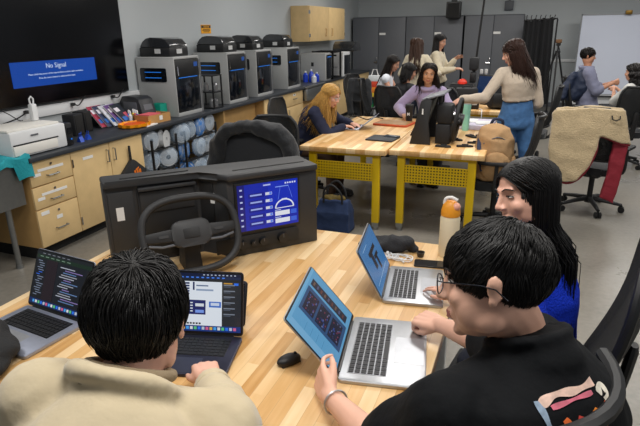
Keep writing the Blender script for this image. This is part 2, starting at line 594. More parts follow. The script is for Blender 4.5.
# ------------------------------------------------------------------ 3D printers and their material boxes
def printer_proto():
    t = thing('printer', 'x', '3D printer')
    mb = MB()
    # shell: side towards -Y with a window, open front towards +X
    mb.box((-.255, -.238, .32), (.51, .016, .64), bev=.008)
    mb.box((-.255, .238, .32), (.51, .016, .64), bev=.008)
    mb.box((-.49, 0, .32), (.02, .48, .64), bev=.006)
    mb.box((-.255, 0, .638), (.51, .492, .03), bev=.01)
    mb.box((-.25, 0, .025), (.5, .47, .05), bev=.006)
    mb.build('shell', M_['grey'], t)
    w = MB().prism(rrect(.35, .15, .02, cx=0, cy=0), .006, basis((-.285, -.246, .46), (1, 0, 0), (0, 0, 1))).build('side_window', M_['glass'], t)
    for z in (.49, .43):
        MB().box((-.285, -.2535, z), (.22, .002, .007)).build('light_strip', M_['blueled'], w, smooth=False)
    MB().box((-.006, 0, .235), (.012, .462, .39), bev=.004).build('front_door', M_['glass'], t)
    MB().box((-.004, 0, .525), (.016, .462, .19), bev=.006).build('front_panel', M_['black'], t)
    MB().box((.004, -.19, .5), (.006, .02, .1)).build('handle', M_['chrome'], t, smooth=False)
    MB().box((.0035, 0, .425), (.004, .36, .008)).build('light_strip', M_['blueled'], t, smooth=False)
    MB().box((.0055, .16, .56), (.003, .07, .05)).build('touch_screen', mat('printer screen', '1a2c4e', .2, emit=('4c8cff', .25)), t, smooth=False)
    MB().box((0.0, .245, .31), (.025, .014, .6)).build('door_edge', M_['silver'], t, smooth=False)
    return t

def box_proto():
    t = thing('spool_box', 'x', 'spool box')
    def prof(k, z0):
        return [(-.235 * k, z0), (.235 * k, z0), (.235 * k, .1), (.225 * k, .13), (.17 * k, .185), (.1 * k, .2), (-.06 * k, .205), (-.13 * k, .195), (-.19 * k, .16), (-.22 * k, .11)]
    MB().box((0, 0, .05), (.475, .35, .1), bev=.012).build('tray', M_['black'], t)
    MB().prism([(x, z) for x, z in prof(1, .1)], .33, basis((0, .165, 0), (1, 0, 0), (0, 0, 1)), bev=.006).build('lid', mat('smoked lid', '2a2c30', .16, spec=.7, coat=.5), t, ang=20)
    MB().box((.2385, 0, .055), (.004, .1, .05)).build('label_plate', M_['lgrey'], t, smooth=False)
    MB().box((.05, -.1765, .06), (.09, .003, .05)).build('side_label', M_['lgrey'], t, smooth=False)
    for k in range(4):
        MB().cyl((0, -.13 + k * .085, .1), (0, -.07 + k * .085, .1), .085, n=20).build('spool', [M_['spoolgrey'], M_['black'], M_['white'], M_['spoolgrey']][k], t)
    return t

pp, bx = printer_proto(), box_proto()
bx.scale = (.86, 1, 1)
plab = ['grey 3D printer nearest the television, first along the counter',
        'second grey 3D printer from the television, below the yellow wall sign',
        'third grey 3D printer along the counter from the television',
        'fourth grey 3D printer along the counter, next to the steel sink']
blab = ['smoked lid spool box on the 3D printer nearest the television',
        'smoked lid spool box on the second printer, below the yellow sign',
        'smoked lid spool box on top of the third 3D printer from the television',
        'smoked lid spool box on the fourth 3D printer beside the sink']
for i, y in enumerate((5.32, 6.46, 7.26, 8.33)):
    place(pp, (-3.66, y, .862), 0, plab[i], i == 0, '3D printer', '3D printers along the counter')
    place(bx, (-3.93, y - .03, 1.515), 0, blab[i], i == 0, 'spool box', 'spool boxes on the 3D printers')

# farther machines
t = thing('printer', 'plain grey box shaped 3D printer with side logo beyond the blue bottles', '3D printer', (-3.58, 9.82, .862))
MB().box((-.26, -.03, .25), (.5, .3, .5), bev=.012).build('shell', M_['grey'], t)
MB().box((-.004, -.01, .25), (.02, .24, .44), bev=.006).build('front_door', M_['glass'], t)
MB().box((-.27, -.182, .3), (.05, .004, .07)).build('side_emblem', M_['black'], t, smooth=False)
MB().box((.008, -.01, .43), (.003, .2, .014)).build('light_strip', M_['blueled'], t, smooth=False)
t = thing('printer', 'black open frame printer with rounded black hood beyond the grey boxy printer', '3D printer', (-3.58, 10.3, .862))
mb = MB()
for x in (-.43, -.02):
    for y in (-.23, .23):
        mb.box((x, y, .26), (.03, .03, .52))
for z in (.015, .5):
    mb.box((-.225, -.23, z), (.42, .03, .03)); mb.box((-.225, .23, z), (.42, .03, .03)); mb.box((-.43, 0, z), (.03, .46, .03)); mb.box((-.02, 0, z), (.03, .46, .03))
mb.build('frame', M_['black'], t)
MB().box((-.225, 0, .2), (.34, .36, .015)).build('print_bed', M_['silver'], t)
MB().box((-.2, .05, .4), (.09, .08, .1), bev=.01).cyl((-.2, .05, .35), (-.2, .05, .32), .015, .005).build('print_head', M_['lgrey'], t)
MB().box((-.225, 0, .43), (.4, .03, .03)).build('gantry', M_['black'], t)
MB().prism([(-.24, 0), (.24, 0), (.24, .06), (.17, .15), (.06, .18), (-.1, .18), (-.19, .13), (-.24, .05)], .42, basis((-.02, 0, .515), (0, 1, 0), (0, 0, 1)) @ MX.Translation((0, 0, -.0)), bev=.01).build('hood', mat('hood', '25272a', .2, coat=.4), t)
t = thing('printer', 'slim white and black 3D printer, last on the counter before the lockers', '3D printer', (-3.56, 10.86, .862))
MB().box((-.25, 0, .24), (.46, .46, .48), bev=.01).build('shell', M_['white'], t)
MB().box((-.012, .03, .23), (.02, .36, .38), bev=.006).build('front_door', M_['glass'], t)
MB().ell((-.2, -.05, .5), (.1, .12, .05)).build('filament_coil', M_['white'], t)
# stand with tubes between the first and second printer
t = thing('dryer_rack', 'small black rack with metal canisters between first and second printers', 'rack', (-3.72, 5.86, .862))
mb = MB()
for x in (-.14, .1):
    for y in (-.1, .1):
        mb.box((x, y, .2), (.016, .016, .4))
for z in (.01, .2, .4):
    mb.box((-.02, 0, z), (.26, .22, .012))
mb.build('frame', M_['black'], t)
for x, y, z in ((.03, -.04, .055), (.03, .05, .05), (-.06, 0, .245), (.05, .03, .245)):
    MB().lathe([(.03, -.04), (.034, -.03), (.034, .04), (.02, .055), (.02, .065)], 14, MX.Translation((x, y, z))).build('canister', M_['silver'], t)
# blue bottles by far sink
for i, (x, y, h, cl) in enumerate(((-3.88, 9.36, .2, 'blue'), (-3.79, 9.42, .23, 'blue'), (-3.7, 9.33, .15, 'white'), (-3.72, 9.52, .17, 'blue'))):
    t = thing('bottle', ['tall blue bottle at the rear of the far sink counter', 'tallest blue bottle in front of the boxy grey printer', 'small white bottle beside the blue bottles on the far counter', 'short blue bottle nearest the boxy grey printer door'][i], 'bottle', (x, y, .862), 0, 'bottles by the far sink')
    MB().lathe([(.001, 0), (.045, 0), (.047, .02), (.047, h * .65), (.02, h * .82), (.018, h * .85)], 16).build('body', mat('bottle ' + cl, '2446c8' if cl == 'blue' else 'd8dce4', .3), t)
    MB().lathe([(.02, h * .85), (.02, h), (.001, h)], 12).build('cap', M_['white'], t)

# caution sign
t = thing('caution_sign', 'small yellow caution sign on the wall above the second 3D printer', 'sign', (-4.197, 6.62, 1.75))
MB().box((0, 0, .055), (.006, .24, .112)).build('plate', mat('sign yellow', 'f0a818', .5), t, smooth=False)
MB().box((.004, 0, .086), (.002, .226, .034)).build('heading_band', M_['black'], t, smooth=False)
text('CAUTION', .032, mat('sign lettering', 'f0a818', .5), 'heading_text', t, basis((.0055, 0, .074), (0, 1, 0), (0, 0, 1)), align='CENTER', bold=.0006)
for z, w in ((.052, .17), (.036, .19), (.02, .14)):
    MB().box((.004, 0, z), (.002, w, .007)).build('text_line', M_['black'], t, smooth=False)

# ------------------------------------------------------------------ clutter on the near counter
t = thing('inkjet_printer', 'white inkjet office printer at the near end of the counter', 'printer', (-3.79, 3.16, .862))
MB().box((-.02, 0, .105), (.36, .54, .2), bev=.016).build('body', M_['white'], t)
MB().box((-.03, -.02, .212), (.34, .5, .022), bev=.008).build('scanner_lid', M_['offwhite'], t)
MB().box((.163, -.05, .06), (.014, .42, .075), bev=.004).build('paper_drawer', M_['offwhite'], t)
MB().box((.162, -.04, .105), (.012, .43, .008)).build('output_slot', M_['dgap'], t, smooth=False)
MB().box((-.02, .305, .1), (.36, .07, .19), bev=.01).build('control_panel', M_['black'], t)
MB().box((.162, .305, .13), (.004, .05, .05)).build('touch_screen', M_['glass'], t, smooth=False)
MB().box((.172, .305, .06), (.004, .012, .012)).build('blue_light', M_['blueled'], t, smooth=False)
MB().box((.1645, -.05, .16), (.003, .07, .012)).build('name_plate', M_['dgrey'], t, smooth=False)
t = thing('dispenser', 'slim white dispenser with a loop top standing on the inkjet printer', 'dispenser', (-3.86, 3.34, 1.086))
MB().box((0, 0, .07), (.05, .055, .14), bev=.012).build('body', M_['white'], t)
MB().tube([(0, -.015, .135), (0, -.02, .18), (0, 0, .2), (0, .02, .18), (0, .015, .135)], .007, 8).build('loop', M_['white'], t)
for i, (y, x, h, w) in enumerate(((3.86, -3.98, .2, .13), (4.04, -4.04, .2, .11))):
    t = thing('loudspeaker', ['black box loudspeaker beside the inkjet printer', 'black box loudspeaker half behind the magazines'][i], 'loudspeaker', (x, y, .862), R(8), 'pair of loudspeakers')
    MB().box((0, 0, h / 2), (.13, w, h), bev=.008).build('cabinet_body', M_['soft'], t)
    MB().box((.067, 0, h / 2), (.006, w - .02, h - .02), bev=.002).build('grille', M_['rubber'], t)
for i, (x, y) in enumerate(((-3.68, 3.62), (-3.72, 3.67), (-3.7, 3.73))):
    t = thing('binder_clip', ['blue clip nearest the inkjet printer on the counter', 'middle one of three blue clips on the counter', 'blue clip nearest the loudspeakers on the counter'][i], 'clip', (x, y, .862), i * .7, 'blue clips')
    MB().prism([(-.025, 0), (.025, 0), (.006, .045), (-.006, .045)], .04, basis((0, .02, 0), (1, 0, 0), (0, 0, 1))).build('body', M_['blue'], t)
    MB().tube([(0, -.012, .04), (.006, -.012, .075), (.006, .012, .075), (0, .012, .04)], .003, 6).build('wire_arm', M_['blue'], t)
mags = ['a33b52', '39425f', 'c8ccd6', '6a4d86', '30353e']
for i in range(5):
    t = thing('magazine', ['red covered magazine leaning nearest the loudspeakers', 'dark blue magazine leaning second from the loudspeakers', 'pale magazine leaning in the middle of the magazines', 'purple magazine leaning in front of the pale one', 'black magazine leaning nearest the orange dish'][i], 'magazine', (-4.07 + i * .025, 4.32 + i * .05, .862), R(4 * i), 'leaning magazines')
    rot = MX.Rotation(R(-42), 3, 'Y')
    MB().box((0, 0, .105), (.008, .2, .26), rot).build('pages', M_['paper'], t, smooth=False)
    c = MB().box((.005, 0, .109), (.004, .202, .262), rot).build('cover', mat('magazine cover %d' % i, mags[i], .35, nz=(30, .35)), t, smooth=False)
    for k, (dy, dz, w, h, hh) in enumerate(((-.04, .06, .09, .05, 'e8e4ee'), (.05, -.03, .07, .08, 'd06070'), (-.03, -.06, .1, .05, '3a6fc0'))):
        p = rot @ V((.0032, dy, dz))
        MB().box(V((.005, 0, .109)) + p, (.002, w, h), rot).build('cover_picture', mat('print %s%d' % (hh, i), hh, .4), c, smooth=False)
# orange scalloped dish
t = thing('serving_dish', 'orange scalloped round dish lying on the counter front edge', 'dish', (-3.74, 4.42, .862))
rings = []
for r, z in ((.001, 0), (.15, 0), (.175, .012), (.18, .04), (.165, .04), (.155, .02), (.001, .018)):
    rings.append([((r * (1 + (.05 * math.cos(12 * a) if r > .1 else 0))) * math.cos(a) * .8, (r * (1 + (.05 * math.cos(12 * a) if r > .1 else 0))) * math.sin(a), z) for a in [2 * PI * j / 72 for j in range(72)]])
MB().loft(rings).build('bowl', mat('orange glaze', 'f2980a', .35), t)
MB().lathe([(.001, .019), (.12, .019), (.12, .034), (.001, .034)], 24, sx=.8).build('liner', mat('deep orange', 'e2590c', .5), t)
# black label printer, teal box, card tray, paint bottles
t = thing('label_printer', 'black boxy label printer with grey edge beside the teal box', 'label printer', (-3.98, 4.8, .862), R(-8))
MB().prism([(-.17, 0), (.15, 0), (.17, .06), (.12, .235), (.06, .26), (-.13, .26), (-.17, .2)], .2, basis((0, .1, 0), (1, 0, 0), (0, 0, 1)), bev=.008).build('body', mat('label printer black', '2a2c30', .4), t)
MB().box((-.01, -.104, .13), (.2, .006, .15), bev=.002).build('side_cover', M_['dgrey'], t)
MB().box((.146, .0, .15), (.004, .12, .06), MX.Rotation(R(-16), 3, 'Y')).build('front_plate', M_['dgrey'], t)
t = thing('storage_box', 'teal open plastic box between label printer and first 3D printer', 'box', (-3.85, 4.98, .862))
mb = MB()
for x, y, sx, sy in ((-.06, 0, .006, .12), (.06, 0, .006, .12), (0, -.06, .126, .006), (0, .06, .126, .006)):
    mb.box((x, y, .08), (sx, sy, .16))
mb.box((0, 0, .004), (.12, .12, .008)).build('body', mat('teal plastic', '159c86', .45), t, smooth=False)
MB().box((0, -.0, .155), (.12, .012, .012), bev=.003).build('handle', mat('teal handle', '159c86', .45), t)
t = thing('cardboard_tray', 'low cardboard tray with pink papers on the counter edge', 'tray', (-3.74, 4.72, .862), R(-4))
mb = MB()
for x, y, sx, sy in ((-.09, 0, .006, .34), (.09, 0, .006, .34), (0, -.17, .186, .006), (0, .17, .186, .006)):
    mb.box((x, y, .045), (sx, sy, .09))
mb.box((0, 0, .004), (.18, .34, .008)).build('body', M_['card'], t, smooth=False)
MB().box((.0945, .02, .05), (.002, .05, .045)).build('paper_label', M_['paper'], t, smooth=False)
MB().box((0, -.05, .085), (.15, .2, .02), MX.Rotation(.1, 3, 'Z')).build('folded_paper', mat('pink paper', 'd8606a', .7), t)
for i, (y, x, hh) in enumerate(((4.56, -3.9, 'd8dde4'), (4.6, -3.95, '2f62c4'), (4.64, -3.9, 'c23a3a'), (4.67, -3.95, 'e0c23a'), (4.7, -3.9, '3aa05a'), (4.61, -3.85, '5a3a90'))):
    t = thing('paint_bottle', ['white', 'blue', 'red', 'yellow', 'green', 'purple'][i] + ' paint bottle in the cluster before the label printer', 'bottle', (x, y, .862), 0, 'paint bottles')
    MB().lathe([(.001, 0), (.02, 0), (.021, .01), (.021, .085), (.01, .1)], 12).build('body', mat('paint %d' % i, hh, .35), t)
    MB().lathe([(.01, .1), (.011, .125), (.004, .14), (.001, .14)], 10).build('cap', M_['white'], t)
t = thing('paper_pad', 'white paper pad on the counter before the cardboard tray', 'paper pad', (-3.66, 4.52, .862), .1)
MB().box((0, 0, .005), (.12, .2, .01)).build('sheets', M_['paper'], t, smooth=False)
# wall plugs and cords
for i, (y, z) in enumerate(((3.52, 1.12), (4.06, 1.12), (4.62, 1.13))):
    t = thing('power_cord', ['black plug and cord on the raceway above the inkjet printer', 'black plug and cord on the raceway above the loudspeakers', 'black plug and cord on the raceway near the label printer'][i], 'power cord', (-4.17, y, z), 0, 'plugs on the raceway')
    MB().box((.02, 0, 0), (.04, .035, .03), bev=.006).build('plug', M_['black'], t)
    MB().tube(smooth_path([(.04, 0, 0), (.06, .03, -.01), (.05, .1, .03), (.02, .2, .08), (.01, .26, .1)] if i else [(.04, 0, 0), (.06, -.04, .0), (.06, -.12, -.03), (.05, -.2, -.05), (.02, -.35, -.08)], 5), .006, 6).build('cord', M_['cable'], t)
t = thing('antenna_wire', 'thin black wire slanting down over the inkjet printer from the television', 'wire', (-3.98, 3.1, 1.09))
t2 = MB().tube(smooth_path([(-.02, -.35, .2), (0, 0, .12), (.02, .17, .005), (.03, .2, .0)], 6), .004, 6).build('strand', M_['cable'], t)

# pouch on the cabinet door
t = thing('hanging_pouch', 'black wedge shaped pouch with orange mark hanging on the cabinet door', 'pouch', (-3.565, 4.1, .42))
MB().prism([(-.17, .02), (.0, .0), (.17, .02), (.175, .05), (.03, .17), (.0, .185), (-.03, .17), (-.175, .06)], .045, basis((-.015, 0, 0), (0, 1, 0), (0, 0, 1)), bev=.008).build('body', mat('pouch nylon', '1c1d1f', .8, bump=(200, .3, .002)), t)
MB().prism([(-.012, .17), (.012, .17), (.008, .32), (-.008, .32)], .02, basis((-.008, -.01, 0), (0, 1, 0), (0, 0, 1)), bev=.004).build('strap', M_['soft'], t)
b = MB()
for k, (y, w) in enumerate(((.0, .03), (.035, .03), (.07, .035))):
    b.box((.0315, y, .055), (.003, w - .006, .04), MX.Rotation(R(8), 3, 'X'))
b.box((.0315, .035, .085), (.003, .05, .014), MX.Rotation(R(20), 3, 'X'))
b.build('emblem', mat('emblem orange', 'e0741c', .5), t, smooth=False)

# ------------------------------------------------------------------ spool racks in the open bay
def rack(y, ln, lab):
    t = thing('wire_rack', lab, 'rack', (-3.72, y, 0))
    for yy in (-ln / 2, ln / 2):
        b = MB()
        for x in (-.14, .14):
            b.box((x, yy, .4), (.02, .02, .64))
        b.build('upright', M_['black'], t, smooth=False)
    for z in (.1, .36, .6):
        b = MB()
        for x in (-.09, .09, .14):
            b.box((x, 0, z), (.014, ln, .014))
        b.build('shelf_rail', M_['black'], t, smooth=False)
    return t
rack(4.66, .42, 'black wire rack under the counter nearest the pouch cabinet')
rack(5.36, .66, 'longer black wire rack under the counter behind the draped chair')

def spool_proto(fill):
    t = thing('filament_spool', 'x', 'spool')
    w = .03
    for s in (-1, 1):
        rg = MB()
        rings = []
        for r, z in ((.026, 0), (.1, 0), (.1, .004), (.026, .004)):
            rings.append([(r * math.cos(a), s * w + (z if s > 0 else -z), r * math.sin(a)) for a in [2 * PI * j / 28 for j in range(28)]])
        rg.loft(rings, False, 0, True).build('flange', M_['spool'], t, ang=30)
    rings = []
    for r, y in ((.028, -w), (.078, -w), (.078, w), (.028, w)):
        rings.append([(r * math.cos(a), y, r * math.sin(a)) for a in [2 * PI * j / 28 for j in range(28)]])
    MB().loft(rings, False, 0, True).build('filament', mat('filament ' + fill, fill, .4), t)
    return t
def bag_proto(blue):
    mb = MB()
    mb.ell((0, 0, 0), (.122, .06, .128), n=20, k=12)
    me = None
    t = mb.build('storage_bag', M_['bluefilm'] if blue else M_['clear'])
    wrinkle(t.data, .02, 16, 3 if blue else 5)
    return t
sp = [spool_proto('c9cdd2'), spool_proto('5c6066'), spool_proto('e4e6e8')]
used = [False] * 3
bags = [bag_proto(False), bag_proto(True)]
bused = [False, False]
spots = [(4.52, .70, 0, 1, 'upper left'), (4.72, .68, 2, 0, 'upper row'), (4.55, .48, 0, 1, 'middle left'), (4.76, .48, 1, 1, 'middle'), (4.6, .22, 2, 0, 'lower left'), (4.8, .23, 0, 0, 'lower'),
         (5.02, .69, 1, 1, 'upper'), (5.22, .7, 1, 1, 'upper'), (5.12, .48, 0, 2, 'blue bagged'), (5.36, .48, 0, 1, 'middle'), (5.14, .23, 2, 2, 'blue bagged'), (5.38, .23, 0, 1, 'lower'),
         (5.42, .71, 0, 2, 'upper'), (5.6, .46, 2, 1, 'middle'), (5.62, .22, 1, 1, 'lower'), (5.64, .72, 2, 1, 'upper'), (5.8, .47, 0, 1, 'last')]
srank = {}
for i, (y, z, k, bg, _) in enumerate(spots):
    row = 'top row' if z > .6 else 'middle row' if z > .4 else 'bottom row'
    srank[row] = srank.get(row, 0) + 1
    nth = ['first', 'second', 'third', 'fourth', 'fifth', 'sixth', 'seventh', 'eighth'][srank[row] - 1]
    tone = ['white rimmed spool with pale filament', 'white rimmed spool with dark grey filament', 'white rimmed spool with white filament'][k]
    o = place(sp[k], (-3.66 + .04 * math.sin(i * 2.3), y, z), R(80 + 25 * math.sin(i * 1.7)), '%s, %s in the %s under the counter' % (tone, nth, row), not used[k], 'spool', 'filament spools under the counter')
    used[k] = True
    if bg:
        b = bags[bg - 1]
        q = b if not bused[bg - 1] else copy_tree(b)
        bused[bg - 1] = True
        q.location = o.location; q.rotation_euler = (0, 0, o.rotation_euler.z)
        q.parent = o
        q.location = (0, 0, 0); q.rotation_euler = (0, .3 * i, 0)

# ------------------------------------------------------------------ back wall: lockers, curtain, board
def lockers(x0, x1, lab):
    t = thing('storage_locker', lab, 'locker', ((x0 + x1) / 2, 13.33, 0))
    w = x1 - x0
    MB().box((0, 0, 1.02), (w - .008, .62, 2.04)).build('cabinet_body', mat('locker shell', '484b50', .6), t, smooth=False)
    for s in (-1, 1):
        d = MB().box((s * w / 4, -.318, 1.03), (w / 2 - .014, .02, 1.98), bev=.004).build('door', M_['dgrey'], t)
        if s > 0:
            MB().box((s * w / 4 - .03 - .2, -.332, 1.66), (.15, .004, .05)).build('paper_label', M_['paper'], d, smooth=False)
        if s < 0:
            MB().box((w * -.02, -.345, 1.06), (.02, .03, .14), bev=.005).tube([(-.02, -.35, 1.02), (-.1, -.36, 1.02)], .012, 8).build('handle', M_['chrome'], d)
lockers(-4.13, -2.835, 'grey double door locker nearest the left wall corner')
lockers(-2.83, -1.53, 'grey double door locker behind the two women in cream jackets')
lockers(-1.5, -.25, 'grey double door locker nearest the black curtain')
t = thing('projector', 'black box projector mounted on the front of the tall grey lockers', 'projector', (-1.74, 12.86, 1.98))
MB().box((0, 0, .17), (.31, .22, .34), bev=.012).build('casing', M_['black'], t)
MB().box((0, 0, .39), (.12, .06, .1)).box((0, .1, .43), (.08, .3, .03)).build('bracket', M_['black'], t, smooth=False)
MB().box((0, -.112, .17), (.25, .004, .27)).build('grille', M_['rubber'], t, smooth=False)
t = thing('wall_switch_box', 'small dark grey box with a pipe on the wall above the lockers', 'switch box', (-.62, 13.66, 2.14))
MB().box((0, 0, .1), (.19, .08, .2), bev=.008).build('casing', M_['dgrey'], t)
MB().cyl((0, 0, .2), (0, 0, .86), .022).build('conduit', M_['dgrey'], t)
def curtain_fn(u, v):
    x = -.23 + u * .56 + .03 * v * u
    return (x * (1 + .1 * v), .035 * math.sin(u * 34) * (.6 + .6 * v) + .02 * math.sin(u * 12 + 1), 1.9 + .04 * math.sin(u * PI * 7) * (1 - v) * .6 + .04 * u - v * 1.75)
t = thing('curtain_stand', 'black curtain hung on a stand between the lockers and the tripod', 'curtain', (0, 12.6, 0))
MB().grid(curtain_fn, 90, 24, thick=.006).build('curtain', mat('black curtain', '17181b', .9), t)
b = MB().tube([(-.25, 0, 1.9), (.4, 0, 1.93)], .015, 8)
b.build('rod', M_['black'], t)
for x in (-.22, .4):
    MB().cyl((x, .04, 0), (x, .04, 1.92), .016).box((x, .04, .012), (.08, .4, .024)).build('post', M_['black'], t)
for k in range(7):
    MB().tube([(-.2 + k * .09, 0, 1.9), (-.2 + k * .09, .01, 1.97), (-.19 + k * .09, -.02, 2.0)], .008, 6).build('clip', M_['black'], t)
t = thing('tripod', 'black camera tripod in front of the wall left of the whiteboard', 'tripod', (.45, 11.95, .0))
for a in (30, 150, 270):
    d = V((math.cos(R(a)), math.sin(R(a)), 0))
    MB().tube([d * .03 + V((0, 0, 1.28)), d * .2 + V((0, 0, .68)), d * .42 + V((0, 0, .02))], [.02, .017, .013], 8).build('leg', M_['black'], t)
MB().cyl((0, 0, .95), (0, 0, 1.42), .016).cyl((0, 0, 1.24), (0, 0, 1.32), .045).build('centre_column', M_['black'], t)
MB().box((0, 0, 1.44), (.08, .08, .05), bev=.01).tube([(0, 0, 1.42), (.04, -.2, 1.3)], .008, 8).build('pan_head', M_['black'], t)
MB().box((0, 0, 1.5), (.11, .09, .07), bev=.01).cyl((0, -.04, 1.5), (0, -.1, 1.5), .03).build('camera_mount', mat('brown mount', '6a4a2c', .5), t)
t = thing('whiteboard', 'large free standing whiteboard in front of the back wall at right', 'whiteboard', (.9, 13.2, 0))
MB().box((1.35, .03, 1.18), (2.7, .03, 1.62)).build('panel', mat('whiteboard white', 'd8dff0', .3, nz=(2, .01)), t, smooth=False)
MB().box((1.35, .03, .21), (2.7, .03, .3)).build('lower_panel', mat('whiteboard lower', 'd6d8da', .5), t, smooth=False)
b = MB()
for z in (2.0, .05):
    b.box((1.35, .03, z), (2.74, .05, .03))
for x in (-.01, 2.71):
    b.box((x, .03, 1.02), (.02, .05, 1.98))
b.build('frame', mat('board frame', '8d9094', .4, .5), t, smooth=False)
MB().box((1.35, -.02, .33), (2.6, .08, .02)).box((1.35, -.02, .1), (2.6, .1, .08)).build('tray', M_['black'], t, smooth=False)
MB().box((.85, -.02, 2.03), (.12, .1, .08), bev=.01).build('clip', mat('brass clip', '8a6a2a', .4, .6), t)
# cable dropping from the ceiling to the back benches
t = thing('ceiling_cable', 'black power cable hanging slanted from the ceiling to the back bench', 'cable', (-.82, 9.0, 1.25))
MB().tube(smooth_path([(.12, 0, 1.85), (.06, 0, 1.1), (.02, 0, .5), (.0, 0, .12), (-.02, 0, -.02)], 6), .016, 8).build('cord', M_['cable'], t)
MB().box((-.02, 0, -.06), (.07, .07, .13), bev=.01).build('socket', M_['black'], t)
# ------------------------------------------------------------------ work benches
def bench(label, x0, x1, y0, y1, top=.77, frame='yellow', panel=True, group=None):
    w, d = x1 - x0, y1 - y0
    t = thing('work_bench', label, 'work bench', ((x0 + x1) / 2, (y0 + y1) / 2, 0), 0, group)
    MB().box((0, 0, top - .0225), (w, d, .045), bev=.004).build('tabletop', M_['bench'], t)
    F = M_[frame]
    for sy in (-1, 1):
        y = sy * (d / 2 - .09)
        for sx in (-1, 1):
            x = sx * (w / 2 - .1)
            lg = MB().box((x, y, (top - .045) / 2 + .035), (.068, .05, top - .045 - .07), bev=.005).box((x, y, .15), (.055, .04, .22)).build('leg', F, t)
            MB().box((x, y, .075), (.06, .046, .09)).cyl((x, y, 0), (x, y, .03), .028, n=12).build('levelling_foot', M_['steel'], lg)
        MB().box((0, y, top - .0625), (w - .14, .04, .035)).build('cross_rail', F, t, smooth=False)
        if panel:
            MB().box((0, y, .545), (w - .26, .012, .165), bev=.003).build('perforated_panel', M_['peg'], t, smooth=False)
    for sx in (-1, 1):
        MB().box((sx * (w / 2 - .1), 0, top - .0625), (.04, d - .2, .035)).build('side_rail', F, t, smooth=False)
    return t
M_['pframe'] = mat('pale steel frame', 'b9bbbb', .5)
def big_bench():
    t = bench('large butcher block bench in front, holding the steering mock-up and four laptops', -1.85, -.19, .86, 2.48, frame='pframe', panel=False)
bench('yellow framed butcher block bench where the blonde woman works', -1.925, -1.112, 4.46, 6.3, group='yellow framed benches')
bench('yellow framed bench under the black steering prototype', -1.098, -.285, 4.52, 6.3, group='yellow framed benches')
bench('yellow framed bench cluttered with black boxes behind the standing woman', -1.12, -.2, 7.1, 8.8, group='yellow framed benches')
big_bench()

# ------------------------------------------------------------------ office chairs
def chair_proto(h):
    t = thing('office_chair', 'x', 'chair')
    b = MB().cyl((0, 0, .075), (0, 0, .13), .045, .035)
    for k in range(5):
        a = R(90 + 72 * k)
        d = V((math.cos(a), math.sin(a), 0))
        lg = MB().tube([d * .03 + V((0, 0, .115)), d * .16 + V((0, 0, .1)), d * .3 + V((0, 0, .075))], [.026, .022, .016], 8).build('base_leg', M_['chair'], t)
        p = d * .3; q = d.cross(V((0, 0, 1))) * .022
        MB().cyl(p - q * 1.3 + V((0, 0, .03)), p - q * .3 + V((0, 0, .03)), .03, n=14).cyl(p + q * .3 + V((0, 0, .03)), p + q * 1.3 + V((0, 0, .03)), .03, n=14).cyl(p + V((0, 0, .03)), p + V((0, 0, .075)), .008).build('caster', M_['rubber'], lg)
    b.cyl((0, 0, .1), (0, 0, h - .1), .026, n=14)
    b.build('gas_column', M_['chair'], t)
    MB().box((0, -.02, h - .085), (.2, .26, .05), bev=.015).tube([(.08, .05, h - .09), (.22, .06, h - .09)], .008, 6).build('tilt_mechanism', M_['chair'], t)
    MB().prism(rrect(.49, .47, .12, 6), .075, MX.Translation((0, .01, h - .065)), bev=.022).build('seat', M_['seatfab'], t)
    def bf(u, v):
        wd = lerp(.2, .225, math.sin(v * PI * .9 + .2))
        if v > .8: wd *= math.sqrt(max(.0, 1 - ((v - .8) / .2) ** 2 * .45))
        x = (u * 2 - 1) * wd
        return (x, -.235 - .12 * v + .05 * math.sin(v * PI) * -.6 + .055 * (u * 2 - 1) ** 2, h + .09 + .5 * v)
    MB().grid(bf, 12, 14, thick=.012).build('backrest', M_['mesh'], t)
    ring = [bf(i / 8, 0) for i in range(8)] + [bf(1, i / 10) for i in range(10)] + [bf(1 - i / 8, 1) for i in range(8)] + [bf(0, 1 - i / 10) for i in range(10)]
    MB().tube([V(p) + V((0, -.004, 0)) for p in ring], .015, 8, closed=True).build('back_frame', M_['chair'], t)
    MB().tube(smooth_path([(0, -.1, h - .09), (0, -.26, h - .05), (0, -.305, h + .1), (0, -.325, h + .28)], 5), [.03] * 15 + [.02], 10, flat=.6).build('back_support', M_['chair'], t)
    for s in (-1, 1):
        ar = MB().tube(smooth_path([(s * .18, -.02, h - .07), (s * .27, -.02, h - .04), (s * .285, -.03, h + .08), (s * .28, -.03, h + .19)], 4), .017, 8).build('armrest_post', M_['chair'], t)
        MB().prism(rrect(.08, .26, .03, 4), .028, MX.Translation((s * .275, .0, h + .185)), bev=.008).build('armrest_pad', M_['soft'], ar)
    return t
ch_low, ch_high = chair_proto(.47), chair_proto(.56)
first = {0: True, 1: True}
def chair(x, y, az, label, high=False, z=0):
    p = ch_high if high else ch_low
    o = place(p, (x, y, z), R(az - 90), label, first[int(high)], 'chair', 'black office chairs')
    first[int(high)] = False
    return o
chair(-2.3, 5.42, 0, 'black office chair behind the blonde woman at the yellow bench')
chair(-2.05, 3.95, -86, 'black office chair under a black jacket behind the steering mock-up')
chair(-2.51, 8.66, -20, 'black office chair under a black jacket near the far counter')
chair(-2.06, 7.98, 8, 'black office chair of the woman in white top, beside the rainbow bag')
chair(-1.62, 7.3, 66, 'black office chair of the woman in black, behind the lavender hoodie')
chair(-1.04, 6.64, -90, 'black office chair of the woman in the lavender hoodie')
chair(.05, 7.55, 172, 'black office chair behind the standing woman, empty')
chair(-.2, 4.98, 176, 'black office chair with a tan backpack on its seat')
chair(.69, 5.84, 66, 'black office chair under the tan fleece coat')
chair(.82, 9.0, 6, 'black office chair of the man in front of the whiteboard')
chair(1.2, 7.95, 105, 'black office chair at right edge, its mesh back towards the camera')
